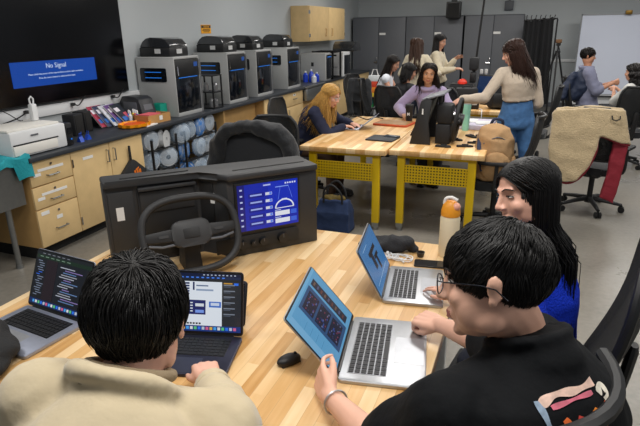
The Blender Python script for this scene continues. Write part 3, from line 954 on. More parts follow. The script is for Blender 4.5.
chair(.07, 1.74, 170, 'black office chair of the woman in the blue sweater', True)
chair(-.14, 1.03, 160, 'black office chair of the man in the black t-shirt, foreground', True)

# ------------------------------------------------------------------ laptops
KEY = mat('laptop key', '15161a', .5)
LID = mat('laptop bezel', '08090b', .3)
def laptop(label, A, ang, W, D, L, opening, deck, draw, screen_col, key=None, cat='laptop'):
    """A: hinge end at the user's left; ang: direction of the hinge towards the user's right"""
    u = V((math.cos(R(ang)), math.sin(R(ang)), 0))
    t = thing('laptop', label, cat, V(A) + u * W / 2, R(ang))
    MB().prism(rrect(W, D, .014, 4, 0, -D / 2), .0125, MX.Translation((0, 0, .001)), bev=.003).build('base', deck, t)
    well = MB().box((0, -D * .32, .0139), (W * .8, D * .46, .0012), bev=.0005).build('keyboard', key or LID, t, smooth=False)
    kb = MB()
    kw, kh = W * .8 / 14.2, D * .46 / 6.1
    for r in range(6):
        c = 0
        while c < 14:
            wk = 5 if (r == 0 and c == 4) else 1
            cx = -W * .4 + kw * (c + wk / 2 + .1)
            cy = -D * .55 + kh * (r + .52)
            kb.box((cx, cy, .0152), (kw * (wk - .2), kh * .78, .0018))
            c += wk
    o = kb.build('keys', KEY, well, smooth=False)
    o['kind'] = 'stuff'
    MB().box((0, -D * .79, .0137), (W * .4, D * .36, .0008), bev=.0003).build('trackpad', mat('trackpad', 'a9abb0', .35, .6) if deck is not M_['spacegrey'] else mat('trackpad dark', '45485a', .35, .6), t, smooth=False)
    lid = MB().prism(rrect(W, L, .012, 4, 0, L / 2), .005, MX.Translation((0, 0, -.003)), bev=.0015)
    m = MX.Translation((0, .002, .014)) @ MX.Rotation(R(opening), 4, 'X')
    l = lid.build('lid', deck, t)
    l.matrix_local = m
    fr = MB().prism(rrect(W - .003, L - .003, .011, 4, 0, L / 2), .0008, MX.Translation((0, 0, .002))).build('bezel', LID, l, smooth=False)
    sw, sh = W - .016, L - .02
    s = MB().box((0, L / 2 + .002, .0034), (sw, sh, .0008)).build('display', screen_col, l, smooth=False)
    draw(l, s, sw, sh, L / 2 + .002)
    MB().cyl((-W * .4, .002, .012), (W * .4, .002, .012), .006, n=10).build('hinge', LID, t)
    return t
M_['well'] = mat('silver keyboard well', '8f9196', .4, .7)
M_['spacegrey'] = mat('space grey aluminium', '3a3c4e', .36, .75)
M_['sgrey2'] = mat('mid grey aluminium', 'a4aabb', .38, .75)
G = {}
def gl(h, s=1.0):
    k = (h, s)
    if k not in G:
        G[k] = glow('screen ' + h, h, s)
    return G[k]
def painter(l, sw, sh, cy):
    """collects coloured rectangles given as fractions of the screen and builds one mesh"""
    mb, ms = MB(), []
    def rect(x, y, w, h, m, lay=0):
        if m not in ms:
            ms.append(m)
        mb.box((-sw / 2 + (x + w / 2) * sw, cy + sh / 2 - (y + h / 2) * sh, .0041 + lay * .0003), (w * sw, h * sh, .0003), mi=ms.index(m))
    return rect, lambda nm: mb.build(nm, ms, l, smooth=False)
def draw_code(l, s, sw, sh, cy):
    r, done = painter(l, sw, sh, cy)
    q = random.Random(3)
    r(0, 0, 1, .06, gl('1b2026', .8)); r(0, .06, 1, .07, gl('16301f', .8))
    r(.0, .13, .2, .76, gl('10141c', .8)); r(.2, .13, .2, .76, gl('23141e', .8))
    for k in range(16):
        r(.04 + .02 * (k % 3), .17 + k * .043, .06 + .07 * q.random(), .014, gl('2f78ff' if k in (5, 6) else '8a97b0', .8), 1)
    for k in range(6):
        r(.1 + k * .09, .025, .05, .012, gl('9aa0aa', .7), 1); r(.06 + k * .1, .085, .06, .014, gl('8fae9a', .7), 1)
    for k in range(15):
        i = (k * 7) % 4
        r(.46 + .03 * i, .2 + k * .044, .12 + .22 * q.random(), .016, gl(['c8cede', '9a86c8', '6f94c8', 'b8bcc8'][k % 4], .8), 1)
    r(0, .9, 1, .1, gl('0f2d6a', .8))
    for k in range(18):
        r(.06 + k * .049, .925, .034, .05, gl(['4cb0ff', 'f0f2f6', '62d08a', '2f7bff', 'c8d4ea', 'e86a9a'][k % 6], .9), 1)
    done('window_content')
def draw_design(l, s, sw, sh, cy):
    r, done = painter(l, sw, sh, cy)
    r(0, 0, 1, .05, gl('0d1a40', .8)); r(0, .05, 1, .045, gl('152a54', .8)); r(0, .095, 1, .045, gl('20262e', .8))
    r(0, .14, .16, .76, gl('262b33', .8)); r(.78, .14, .22, .76, gl('2b3038', .8))
    r(.16, .14, .62, .76, gl('e9f1fb', 1.0))
    for k in range(9):
        r(.56 + k * .045, .015, .02, .018, gl('c8d4ea', .8), 1); r(.3 + k * .06, .06, .03, .02, gl('4c8cff', .9), 1)
    for i in range(3):
        for k in range(5):
            r(.2 + i * .075, .16 + k * .045, .05, .03, gl('a9bcd8' if i == 0 else '152a66', .8), 1)
    r(.44, .15, .02, .14, gl('152a66', .8), 1); r(.48, .2, .14, .022, gl('6f83a8', .8), 1); r(.48, .27, .2, .03, gl('9fb4d6', .8), 1)
    r(.29, .46, .3, .25, gl('10246c', .9), 1); r(.63, .48, .14, .1, gl('3f76d8', .9), 1); r(.2, .54, .06, .02, gl('152a66', .8), 1)
    for k in range(4):
        r(.31, .5 + k * .048, .08, .02, gl('5c8cff', .9), 2); r(.41, .5 + k * .048, .03, .02, gl('e9f1fb', .9), 2)
    r(.47, .52, .1, .05, gl('e9f1fb', .9), 2); r(.47, .63, .1, .05, gl('7ea6ff', .9), 2); r(.65, .5, .1, .05, gl('dbe8ff', .9), 2)
    for k in range(7):
        r(.3 + k * .035, .85, .024, .03, gl('1d2430', .8), 1)
    for k in range(6):
        r(.8, .18 + k * .1, .13, .018, gl('8b95a6', .8), 1); r(.8, .21 + k * .1, .08, .014, gl('5c6678', .8), 1)
    r(.8, .15, .1, .02, gl('d8a23a', .9), 1); r(.92, .15, .05, .04, gl('2f7bff', .9), 1)
    r(0, .9, 1, .1, gl('123a86', .9))
    for k in range(20):
        r(.04 + k * .046, .92, .032, .05, gl(['4cb0ff', 'f0f2f6', '62d08a', '2f7bff', 'c8d4ea', 'e86a9a', 'f0c04a'][k % 7], .9), 1)
    done('window_content')
def draw_board(l, s, sw, sh, cy):
    r, done = painter(l, sw, sh, cy)
    q = random.Random(5)
    r(0, 0, 1, .05, gl('7cc4f0', .8)); r(.0, .05, .09, .95, gl('86c6f2', .8))
    r(.74, .1, .12, .82, gl('232a44', .7), 1)
    for k in range(9):
        r(.77, .14 + k * .085, .06, .035, gl(['8a6a5a', '5c6a9a', '7a4a4a'][k % 3], .6), 2)
    r(.28, .08, .42, .88, gl('2a5688', .8), 1)
    for i in range(3):
        r(.33, .13 + i * .27, .31, .23, gl('0d1536', .8), 2)
        for k in range(22):
            r(.345 + .26 * q.random(), .145 + i * .27 + .18 * q.random(), .022, .02, gl(['8a3a5a', '3a58b0', '7a84b0', '28366a'][k % 4], .7), 3)
    for k in range(4):
        r(.1, .3 + k * .12, .12, .008, gl('4f9cd0', .8), 1)
    done('window_content')
def draw_wheel(l, s, sw, sh, cy):
    r, done = painter(l, sw, sh, cy)
    r(0, 0, 1, .05, gl('4a7cb0', .8)); r(0, .05, .06, .95, gl('4a86c0', .8))
    r(.3, .28, .42, .09, gl('101828', .7), 1); r(.36, .37, .12, .3, gl('18243a', .7), 1); r(.5, .45, .22, .08, gl('141c2c', .7), 1); r(.56, .53, .08, .26, gl('101828', .7), 1)
    r(.1, .85, .8, .012, gl('a9d0f0', .8), 1); r(.12, .12, .3, .012, gl('a9d0f0', .8), 1)
    done('window_content')
laptop('pale grey laptop showing dark code at the left end of the front bench', (-1.735, 1.313, .77), -6.6, .32, .238, .222, 67, M_['sgrey2'], draw_code, gl('141822', .8), cat='laptop')
laptop('dark blue grey laptop with bright design window, used by the man in beige', (-1.14, 1.311, .77), 14.4, .32, .222, .222, 74, M_['spacegrey'], draw_design, gl('0d1a40', .7), KEY)
laptop('large silver laptop with pale blue screen, used by the man in black t-shirt', (-.448, 1.278, .77), 99.7, .38, .262, .248, 50, M_['silver'], draw_board, gl('68b4e6', .8), M_['well'])
laptop('smaller silver laptop with blue wheel drawing, used by the woman in blue sweater', (-.447, 1.804, .77), 98.3, .33, .232, .222, 63, M_['silver'], draw_wheel, gl('3f84c4', .8), M_['well'])
def draw_plain(l, s, sw, sh, cy):
    r, done = painter(l, sw, sh, cy)
    r(.05, .1, .9, .8, gl('c8d4e6', .8)); r(.1, .2, .5, .03, gl('5c6678', .8), 1); r(.1, .3, .6, .03, gl('5c6678', .8), 1)
    done('window_content')
laptop('grey laptop on the yellow bench under the hands of the blonde woman', (-1.66, 5.66, .77), -84, .31, .22, .21, 38, M_['sgrey2'], draw_plain, gl('20262e', .8))

# tablet leaning behind the design laptop
t = thing('tablet', 'grey tablet leaning up behind the design laptop on the front bench', 'tablet', (-.945, 1.445, .772), R(14))
rot = MX.Rotation(R(-22), 3, 'X')
MB().prism(rrect(.17, .165, .014, 4, 0, .0825), .009, MX.Rotation(R(62), 4, 'X'), bev=.002).build('body', mat('dark tablet', '24262c', .35, .5), t)
MB().prism(rrect(.152, .147, .006, 3, 0, .0825), .001, MX.Rotation(R(62), 4, 'X') @ MX.Translation((0, 0, .009))).build('display', M_['glass'], t, smooth=False)

# ------------------------------------------------------------------ steering mock-up on the front bench
PL = mat('graphite panel', '303133', .55, bump=(500, .12, .001))
PL2 = mat('graphite dark', '1e1f21', .6, bump=(500, .1, .001))
ux = V((.669, .743, 0))
t = thing('steering_mockup', 'wide graphite dashboard mock-up with lit touch screen on the front bench', 'dashboard mock-up', V((-.92, 2.33, .77)) - ux * .48, math.atan2(.743, .669))
# local: X along the dashboard to the right, front faces -Y; right end at x=+.48
# body: right block flush at y=0, left block set back .14
def top_out(o):
    return [(-.475 + 0, .15 - o), (-.06, .145 - o), (.0, .06 - o), (.03, 0 - o), (.48, 0 - o), (.48, .2), (-.475, .27)]
MB().prism(top_out(0), .372, bev=.004).build('housing', PL, t)
MB().prism(top_out(.02), .03, MX.Translation((0, 0, .372)), bev=.01).build('top_shelf', PL, t)
MB().prism([(-.4, .16), (-.1, .16), (-.1, .168), (-.4, .168)], .004, MX.Translation((0, .0, .401))).build('top_slot', M_['dgap'], t, smooth=False)
MB().box((.26, .06, .4025), (.36, .01, .003)).build('top_slot', M_['dgap'], t, smooth=False)
# left face panels (front plane y=.145)
def plate(x0, x1, z0, z1, y, m, nm, bev=.003, th=.006):
    return MB().box(((x0 + x1) / 2, y - th / 2, (z0 + z1) / 2), (x1 - x0, th, z1 - z0), bev=bev).build(nm, m, t)
plate(-.462, -.355, .06, .35, .148, PL, 'vent_cover')
plate(-.34, -.075, .02, .35, .145, PL2, 'gauge_recess')
plate(-.335, -.08, .345, .36, .145, PL, 'gauge_hood', th=.03)
g = plate(-.33, -.09, .24, .335, .139, PL, 'gauge_cover')
MB().box((-.418, .141, .25), (.032, .003, .06)).build('paper_label', M_['paper'], t, smooth=False)
side = MB().box((-.035, .108, .25), (.075, .006, .2), MX.Rotation(R(-54.8), 3, 'Z'))
side.build('corner_panel', PL2, t)
MB().box((-.018, .081, .28), (.022, .004, .05), MX.Rotation(R(-54.8), 3, 'Z')).build('paper_label', M_['paper'], t, smooth=False)
# screen
cx, cz = .222, .235
MB().box((cx, -.004, cz), (.325, .012, .245), bev=.004).build('screen_frame', M_['black'], t)
s = MB().box((cx, -.0112, cz), (.3, .003, .222)).build('touch_screen', gl('0c1f9c', .95), t, smooth=False)
mb, ms = MB(), []
def rc(x, y, w, h, c, st=1.0, lay=0):
    m = gl(c, st)
    if m not in ms: ms.append(m)
    mb.box((cx - .15 + (x + w / 2) * .3, -.0130 - lay * .0004, cz + .111 - (y + h / 2) * .222), (w * .3, .0004, h * .222), mi=ms.index(m))
rc(0, 0, 1, 1, '1130c4', .8, 0); rc(.0, 0, .11, 1, '0d1c88', .8, 1); rc(.5, .0, .5, .5, '1638d8', .8, 1)
for k in range(7):
    rc(.035, .08 + k * .13, .04, .035, 'c8d4ff', .9, 2)
for k in range(5):
    rc(.17, .2 + k * .155, .26, .1, '1226a0', .8, 1)
    rc(.2, .225 + k * .155, .19, .035, 'a9bcff', .9, 2); rc(.45, .215 + k * .155, .11, .06, 'e8eeff', .9, 2); rc(.515, .22 + k * .155, .04, .048, '5c8cff', .9, 3)
rc(.42, .04, .12, .03, 'c8d4ff', .9, 2); rc(.62, .12, .22, .02, '8fb0ff', .9, 2)
for k in range(5):
    rc(.78 + k * .04, .05, .025, .035, 'e8eeff', .9, 2)
rc(.72, .4, .09, .03, 'e8eeff', .9, 2)
for k in range(2):
    rc(.6, .67 + k * .165, .25, .1, 'f0f4ff', 1, 2); rc(.87, .67 + k * .165, .1, .1, '3f6cf0', .9, 2); rc(.6, .635 + k * .165, .1, .018, 'c8d4ff', .9, 2)
mb.build('interface', ms, s, smooth=False)
arc = []
for k in range(15):
    a = PI * k / 14
    arc.append((cx - .15 + .765 * .3 + .046 * math.cos(a), -.0145, cz + .111 - .6 * .222 + .04 * math.sin(a)))
MB().tube(arc, .0035, 6).tube([arc[0], arc[-1]], .002, 6).build('gauge_arc', gl('f0f4ff', .95), s)
MB().tube([(cx - .15 + .7 * .3, -.0142, cz + .08), (cx - .15 + .66 * .3, -.0142, cz + .02)], .001, 5).tube([(cx - .15 + .84 * .3, -.0142, cz + .08), (cx - .15 + .9 * .3, -.0142, cz + .02)], .001, 5).build('lane_lines', gl('6f94ff', .9), s)
# knob panel
MB().prism([(-.05, .03), (.365, .03), (.365, .085), (.35, .1), (-.05, .1)], .008, basis((.0, 0.0, 0), (1, 0, 0), (0, 0, 1)) @ MX.Translation((.01, 0, 0)), bev=.002).build('knob_panel', PL2, t)
for x, r in ((.08, .021), (.135, .013), (.185, .021), (.285, .026)):
    k = MB().cyl((x, -.006, .062), (x, -.03, .062), r, r * .92, 20).build('control_knob', M_['black'], t)
    MB().box((x, -.031, .062 + r * .5), (.003, .002, r * .7)).build('pointer', M_['dgrey'], k, smooth=False)
# steering wheel and column
wc = V((-.16, -.06, .178))
tilt = MX.Translation(wc) @ MX.Rotation(R(-24), 4, 'X')
def rim_pt(a):
    x = .205 * math.copysign(abs(math.cos(a)) ** .72, math.cos(a))
    z = .162 * math.copysign(abs(math.sin(a)) ** .72, math.sin(a))
    return tilt @ V((x, 0, z + .0))
sw_ = MB().tube([rim_pt(2 * PI * k / 56) for k in range(56)], .0165, 12, closed=True).build('steering_wheel', mat('wheel grip', '252628', .6, bump=(400, .2, .001)), t)
hub = MB().prism(rrect(.17, .115, .035, 5), .035, tilt @ basis((0, .02, .005), (1, 0, 0), (0, 0, 1)), bev=.01)
hub.build('wheel_hub', PL, sw_)
MB().prism(rrect(.07, .045, .006, 3), .003, tilt @ basis((0, -.0155, .005), (1, 0, 0), (0, 0, 1)), bev=.001).build('hub_emblem', PL2, sw_)
for s_ in (-1, 1):
    MB().prism([(s_ * .06, .03), (s_ * .195, .022), (s_ * .2, .0), (s_ * .19, -.018), (s_ * .06, -.028)][::s_], .02, tilt @ basis((0, .01, .005), (1, 0, 0), (0, 0, 1)), bev=.004).build('wheel_spoke', PL2, sw_)
    MB().prism(rrect(.04, .012, .004, 3, s_ * .12, .0), .004, tilt @ basis((0, -.01, .005), (1, 0, 0), (0, 0, 1))).build('spoke_button', PL, sw_)
    MB().tube([tilt @ V((s_ * .07, .0, -.035)), tilt @ V((s_ * .13, -.006, -.038)), tilt @ V((s_ * .185, 0, -.025))], .006, 8).build('paddle', M_['dgrey'], sw_)
MB().prism(rrect(.09, .07, .02, 4), .2, tilt @ basis((0, .22, -.0), (1, 0, 0), (0, 0, 1)), bev=.006).build('column', PL2, t)
MB().prism([(-.04, 0), (.04, 0), (.03, .15), (-.03, .15)], .12, basis((wc.x, .07, 0), (1, 0, 0), (0, 0, 1)), bev=.004).build('column_stand', PL2, t)

# ------------------------------------------------------------------ small things on the front bench
t = thing('water_bottle', 'cream water bottle with orange lid on the far right of front bench', 'bottle', (-.275, 2.36, .77))
MB().lathe([(.001, 0), (.042, 0), (.045, .006), (.045, .185), (.04, .2), (.001, .2)], 32).build('body', mat('cream powder coat', 'e6d7b4', .5, nz=(20, .02)), t)
MB().lathe([(.043, .2), (.044, .21), (.043, .222), (.036, .25), (.024, .265), (.001, .268)], 28).build('lid', mat('orange lid', 'ea9a24', .4), t)
MB().tube(smooth_path([(-.03, 0, .25), (-.025, 0, .275), (0, 0, .283), (.026, 0, .272)], 4), .008, 8).build('carry_loop', M_['offwhite'], t)
MB().ell((.022, -.012, .245), (.022, .022, .02)).build('spout_cover', mat('pink spout', 'e8a48a', .4), t)
tx = text('owala'.upper()[:0] + 'o', .001, M_['card'], 'print', t, MX.Identity(4)) if False else None
MB().box((.0, -.0452, .04), (.006, .001, .045)).build('side_print', mat('print brown', '8a7a5a', .5), t, smooth=False)
t = thing('condiment_cup', 'tiny dark round cup beside the cream bottle', 'cup', (-.392, 2.3, .77))
MB().lathe([(.001, 0), (.014, 0), (.02, .024), (.018, .024), (.013, .005), (.001, .005)], 20).build('body', mat('dark cup', '2b221c', .4), t)
t = thing('smartphone', 'black smartphone lying flat between the cream bottle and laptop', 'phone', (-.33, 2.225, .77), R(8))
MB().prism(rrect(.15, .072, .01, 4), .008, bev=.002).build('body', M_['black'], t)
MB().prism(rrect(.144, .066, .008, 4), .0006, MX.Translation((0, 0, .008))).build('display', M_['glass'], t, smooth=False)
def soft(pts_fn, voxel, amp, freq, name, m, parent=None, it=3, seed=1):
    mb = MB(); pts_fn(mb)
    me = remesh(mb, voxel, it)
    wrinkle(me, amp, freq, seed)
    return link(name, me, m, parent)
def pouch_shape(mb):
    mb.ell((0, 0, .022), (.1, .05, .026)); mb.ell((.05, .01, .03), (.06, .045, .03)); mb.ell((-.05, -.005, .015), (.07, .035, .018), MX.Rotation(.3, 3, 'Z')); mb.ell((.1, .02, .012), (.03, .025, .014))
o = soft(pouch_shape, .006, .012, 18, 'cloth_pouch', mat('black cloth', '1c1d21', .85, bump=(120, .4)))
o.location = (-.56, 2.33, .77); o.scale = (1.2, 1.2, 1.3); tag(o, 'crumpled black cloth pouch behind the second silver laptop', 'pouch')
t = thing('earphones', 'tangled white earphone cable by the black cloth pouch', 'earphones', (-.49, 2.245, .77))
pts = [(.08 * math.sin(k * 1.3) * math.cos(k * .37), .035 * math.cos(k * 1.7), .005 + .004 * (k % 3)) for k in range(26)]
MB().tube(smooth_path(pts, 4), .0022, 6).build('cord', M_['white'], t)
for x, y in ((-.05, .02), (.03, -.035)):
    MB().ell((x, y, .012), (.008, .011, .01), n=10, k=6).cyl((x, y, .01), (x + .012, y - .012, .005), .004, n=8).build('earbud', M_['white'], t)
t = thing('mouse', 'black computer mouse by the left hand of the man in black t-shirt', 'mouse', (-.628, 1.325, .77), R(-35))
t.scale = (.82, .82, .9)
mb = MB(); mb.ell((0, 0, .012), (.031, .052, .02), n=20, k=12); mb.box((0, 0, .003), (.05, .085, .006), bev=.002)
me = remesh(mb, .003, 2); link('body', me, mat('mouse black', '1b1c1e', .45), t)
MB().cyl((-.004, .03, .029), (.004, .03, .029), .006, n=10).build('scroll_wheel', M_['rubber'], t)
def bagshape(mb):
    mb.ell((0, 0, .05), (.12, .1, .06)); mb.ell((-.05, .03, .07), (.1, .09, .06)); mb.ell((.04, -.04, .035), (.1, .08, .04))
o = soft(bagshape, .008, .012, 12, 'cap', mat('black cap fabric', '17181a', .85, bump=(150, .3)))
o.location = (-1.55, .985, .77); tag(o, 'black fabric cap lying at the left edge of the front bench', 'cap')

# ------------------------------------------------------------------ things on the yellow benches
t = thing('tablet_case', 'orange brown tablet case with red rim on the yellow bench', 'tablet case', (-1.36, 5.83, .77), R(-8))
MB().prism(rrect(.4, .3, .02, 4), .022, bev=.004).build('cover', mat('red rim', 'b8481e', .5), t)
MB().prism(rrect(.36, .26, .015, 4), .002, MX.Translation((0, 0, .022))).build('front', mat('brown print', '8f6a3c', .5, nz=(14, .3)), t, smooth=False)
t = thing('notebook', 'black closed notebook at the front corner of the yellow bench', 'notebook', (-1.27, 4.98, .77), R(-6))
MB().prism(rrect(.27, .25, .01, 3), .014, bev=.002).build('cover', mat('notebook cover', '23262c', .6), t)
t = thing('smartphone', 'dark smartphone on top of the black notebook', 'phone', (-1.2, 5.06, .784), R(-10))
MB().prism(rrect(.15, .075, .01, 4), .009, bev=.002).build('body', mat('phone slate', '2d3644', .3), t)
MB().box((-.05, .018, .0095), (.03, .026, .002)).build('camera_bump', M_['glass'], t, smooth=False)
t = thing('tumbler', 'short black tumbler with white letter beside the lavender hoodie', 'cup', (-1.235, 6.02, .77))
t.scale = (1.15, 1.15, 1.3)
MB().lathe([(.001, 0), (.03, 0), (.038, .13), (.001, .13)], 24).build('body', M_['black'], t)
MB().lathe([(.04, .13), (.041, .15), (.034, .156), (.001, .156)], 24).build('lid', M_['soft'], t)
text('M', .035, M_['paper'], 'letter', t, basis((-.001, -.0385, .062), (1, 0, 0), (0, 0, 1)), align='CENTER', bold=.001)
t = thing('cable_coil', 'thin black cable curled on the bench beyond the grey laptop', 'cable', (-1.85, 6.05, .775))
MB().tube(smooth_path([(-.12, -.1, .0), (-.05, .0, .04), (.04, .03, .01), (.12, .0, .0), (.2, .06, .02), (.28, .1, .0)], 5), .006, 6).build('cord', M_['cable'], t)
# second steering prototype, seen from the side
t = thing('steering_prototype', 'tall black wedge steering prototype standing on the yellow bench', 'steering prototype', (-.84, 5.0, .77))
MB().prism([(-.16, 0), (.0, 0), (.03, .0), (.0, .2), (.03, .4), (-.02, .425), (-.07, .39)], .03, basis((.02, -.14, 0), (1, 0, 0), (0, 0, 1)), bev=.004).build('side_plate', PL2, t)
MB().prism([(-.24, 0), (.0, 0), (.03, .0), (.0, .2), (.03, .4), (-.02, .425), (-.07, .39)], .03, basis((.02, .26, 0), (1, 0, 0), (0, 0, 1)), bev=.004).build('side_plate', PL2, t)
MB().prism([(-.12, 0), (-.08, .0), (.04, .39), (.005, .39)], .38, basis((.0, .26, 0), (1, 0, 0), (0, 0, 1)), bev=.003).build('front_panel', PL, t)
MB().box((.055, .05, .43), (.2, .44, .016), MX.Rotation(R(-16), 3, 'Y'), bev=.004).build('top_shelf', mat('pale top shelf', '6f7278', .4), t)
for y in (-.02, .12):
    MB().box((.1, y, .36), (.03, .04, .14), bev=.006).build('bracket', M_['black'], t)
MB().box((.145, .0, .09), (.13, .2, .18), bev=.01).build('motor_box', M_['soft'], t)
MB().box((.15, .0, .27), (.15, .2, .18), bev=.03).build('column_cover', M_['soft'], t)
MB().cyl((.2, 0, .26), (.28, 0, .245), .03, n=14).build('shaft', M_['chrome'], t)
w = MB().tube([V((.26 + .025 * math.sin(2 * PI * k / 40), .17 * math.cos(2 * PI * k / 40), .215 + .185 * math.sin(2 * PI * k / 40))) for k in range(40)], .018, 10, closed=True).build('steering_wheel', M_['soft'], t)
MB().cyl((.265, 0, .22), (.31, 0, .21), .055, n=20).tube([(.285, -.16, .215), (.285, .16, .215)], .014, 8).tube([(.285, 0, .21), (.23, 0, .04)], .014, 8).build('wheel_hub', M_['black'], w)
MB().box((-.03, -.173, .3), (.012, .002, .05)).build('paper_label', M_['paper'], t, smooth=False)
t = thing('tumbler', 'tall mint green tumbler with clear lid behind the steering prototype', 'cup', (-.575, 5.68, .77))
MB().lathe([(.001, 0), (.032, 0), (.034, .02), (.045, .27), (.001, .27)], 24).build('body', mat('mint green', '8fd0bd', .4), t)
MB().lathe([(.046, .27), (.047, .3), (.04, .31), (.001, .31)], 24).build('lid', mat('clear lid', 'aac4cc', .2), t)
t = thing('parts_tray', 'pale lavender tray with papers on the bench behind the black pieces', 'tray', (-.49, 5.95, .77), R(-3))
MB().prism(rrect(.36, .46, .02, 3), .05, bev=.006).build('body', mat('lavender tray', 'c9c2d6', .5), t)
MB().box((.08, -.06, .054), (.15, .2, .01), MX.Rotation(.15, 3, 'Z')).box((-.08, .05, .053), (.16, .22, .008)).build('papers', M_['paper'], t, smooth=False)
def clipshape(t, L, W):
    MB().prism([(-L, -W), (L * .6, -W * .8), (L, 0), (L * .6, W), (-L, W * .7)], .018, bev=.004).build('body', M_['soft'], t)
    MB().box((0, 0, .022), (L * .8, W * .6, .012), bev=.003).build('rib', M_['black'], t)
for i, (x, y, a, L, W, lb) in enumerate(((-.6, 5.12, -20, .075, .022, 'black printed piece nearest the wheel of the steering prototype'),
        (-.47, 5.32, -50, .07, .03, 'black printed piece in front of the lavender tray'),
        (-.37, 5.34, -40, .08, .018, 'long black printed piece at the bench right edge'),
        (-.4, 5.02, 5, .08, .015, 'thin black printed strip nearest the tan backpack'),
        (-.66, 4.78, -10, .07, .03, 'flat grey black plate at the bench front edge'),
        (-.48, 4.84, 10, .075, .018, 'ridged black printed piece at the front edge beside the flat plate'))):
    t = thing('printed_part', lb, 'printed part', (x, y, .77), R(a), 'black printed pieces')
    clipshape(t, L, W)

# third bench clutter
for nm, lb, ct, loc, rz, build in (
    ('crate', 'low black crate at the left end of the back bench', 'box', (-.98, 7.9, .77), 0, lambda t: (MB().box((0, 0, .05), (.26, .3, .1), bev=.008).build('body', M_['soft'], t), MB().box((0, 0, .104), (.24, .28, .012)).build('lid', M_['black'], t))),
    ('tool_case', 'black tool case in the middle of the back bench', 'case', (-.8, 7.75, .77), .2, lambda t: (MB().box((0, 0, .11), (.28, .2, .22), bev=.015).build('body', M_['soft'], t), MB().tube([(-.06, 0, .22), (-.05, 0, .25), (.05, 0, .25), (.06, 0, .22)], .01, 8).build('handle', M_['black'], t))),
    ('monitor', 'small black monitor with blue screen on the back bench', 'monitor', (-.5, 7.75, .77), -.6, lambda t: (MB().box((0, 0, .25), (.42, .03, .3), MX.Rotation(R(-12), 3, 'X'), bev=.006).build('casing', M_['black'], t), MB().box((0, -.021, .25), (.38, .004, .26), MX.Rotation(R(-12), 3, 'X')).build('display', gl('2a5aa0', .25), t, smooth=False), MB().box((0, .05, .01), (.22, .18, .02), bev=.004).box((0, .05, .09), (.05, .03, .16)).build('stand', M_['black'], t))),
    ('backpack', 'black backpack standing on the back bench by the woman', 'backpack', (-.36, 7.4, .77), .3, lambda t: (MB().box((0, 0, .17), (.28, .2, .34), bev=.07, seg=4).build('body', M_['soft'], t), MB().box((0, -.11, .12), (.2, .05, .18), bev=.02).build('pocket', M_['black'], t), MB().tube([(-.04, 0, .34), (0, 0, .38), (.04, 0, .34)], .01, 8).build('handle', M_['black'], t))),
    ('charger_box', 'small black box on the back bench front edge beside the white cord', 'box', (-.64, 7.3, .77), 0, lambda t: (MB().box((0, 0, .06), (.1, .1, .12), bev=.006).build('body', M_['black'], t), MB().box((0, -.052, .07), (.06, .004, .03)).build('label_plate', M_['lgrey'], t, smooth=False))),
    ('charger_box', 'taller dark box on the back bench beside the small black box', 'box', (-.76, 7.35, .77), 0, lambda t: (MB().box((0, 0, .075), (.09, .09, .15), bev=.006).build('body', mat('dark brown box', '2c2624', .5), t), MB().cyl((.02, 0, .15), (.02, 0, .17), .015).build('knob', M_['black'], t))),
    ('headset_case', 'bright red cap lying on the black case on back bench', 'cap', (-.9, 8.1, .97), 0, None),
    ('cup', 'blue cup on the back bench beside the red cap', 'cup', (-1.06, 8.2, .98), 0, None),
):
    if build is None:
        continue
    t = thing(nm, lb, ct, loc, rz)
    build(t)
t = thing('storage_box', 'grey black box carrying the red cap at the rear of the back bench', 'box', (-.92, 8.25, .77))
MB().box((0, 0, .11), (.34, .3, .22), bev=.01).build('body', M_['soft'], t)
MB().box((0, 0, .226), (.32, .28, .014)).build('lid', M_['black'], t)
t = thing('cap', 'bright red cap lying on the grey black box on the back bench', 'cap', (-.92, 8.2, 1.003))
t.scale = (.7, .7, .75)
MB().lathe([(.095, 0), (.1, .02), (.09, .05), (.05, .085), (.001, .095)], 20, sx=1, sy=.8).build('crown', M_['red'], t)
MB().prism(rrect(.12, .08, .03, 4), .012, MX.Translation((.0, -.09, .0))).build('brim', M_['red'], t)
t = thing('cup', 'blue plastic cup at the rear left of the back bench', 'cup', (-1.06, 7.6, .77))
MB().lathe([(.001, 0), (.04, 0), (.05, .15), (.046, .15), (.037, .01), (.001, .01)], 20).build('body', mat('cup blue', '2a5fd0', .4), t)
t = thing('tablet', 'tablet with light blue screen lying on the back bench left end', 'tablet', (-1.0, 7.28, .77), .1)
MB().prism(rrect(.22, .16, .01, 3), .01).build('body', M_['black'], t)
MB().box((0, 0, .0115), (.2, .14, .003)).build('display', gl('7fb4e8', .7), t, smooth=False)
for i, (x, y) in enumerate(((-.66, 8.15), (-.6, 8.2))):
    t = thing('flask', ['steel flask left of its twin on the back bench', 'steel flask right of its twin on the back bench'][i], 'flask', (x, y, .77), 0, 'steel flasks')
    MB().lathe([(.001, 0), (.035, 0), (.035, .33), (.02, .37), (.02, .39), (.001, .39)], 18).build('body', M_['silver'], t)
    MB().lathe([(.022, .39), (.024, .44), (.001, .445)], 14).build('cap', M_['lgrey'], t)
t = thing('clamp_stand', 'tall black clamp stand on the back bench under the ceiling cable', 'stand', (-.8, 8.5, .77))
MB().box((0, 0, .015), (.18, .22, .03), bev=.006).build('base', M_['black'], t)
MB().cyl((0, .05, .03), (0, .05, .58), .02).build('column', M_['black'], t)
MB().box((0, 0, .5), (.13, .18, .18), bev=.02).build('head', M_['soft'], t)
MB().box((.0, -.03, .3), (.09, .12, .16), bev=.02).build('motor', M_['black'], t)
t = thing('white_cord', 'white charging cord hanging over the back bench front edge', 'cord', (-.56, 7.18, .775))
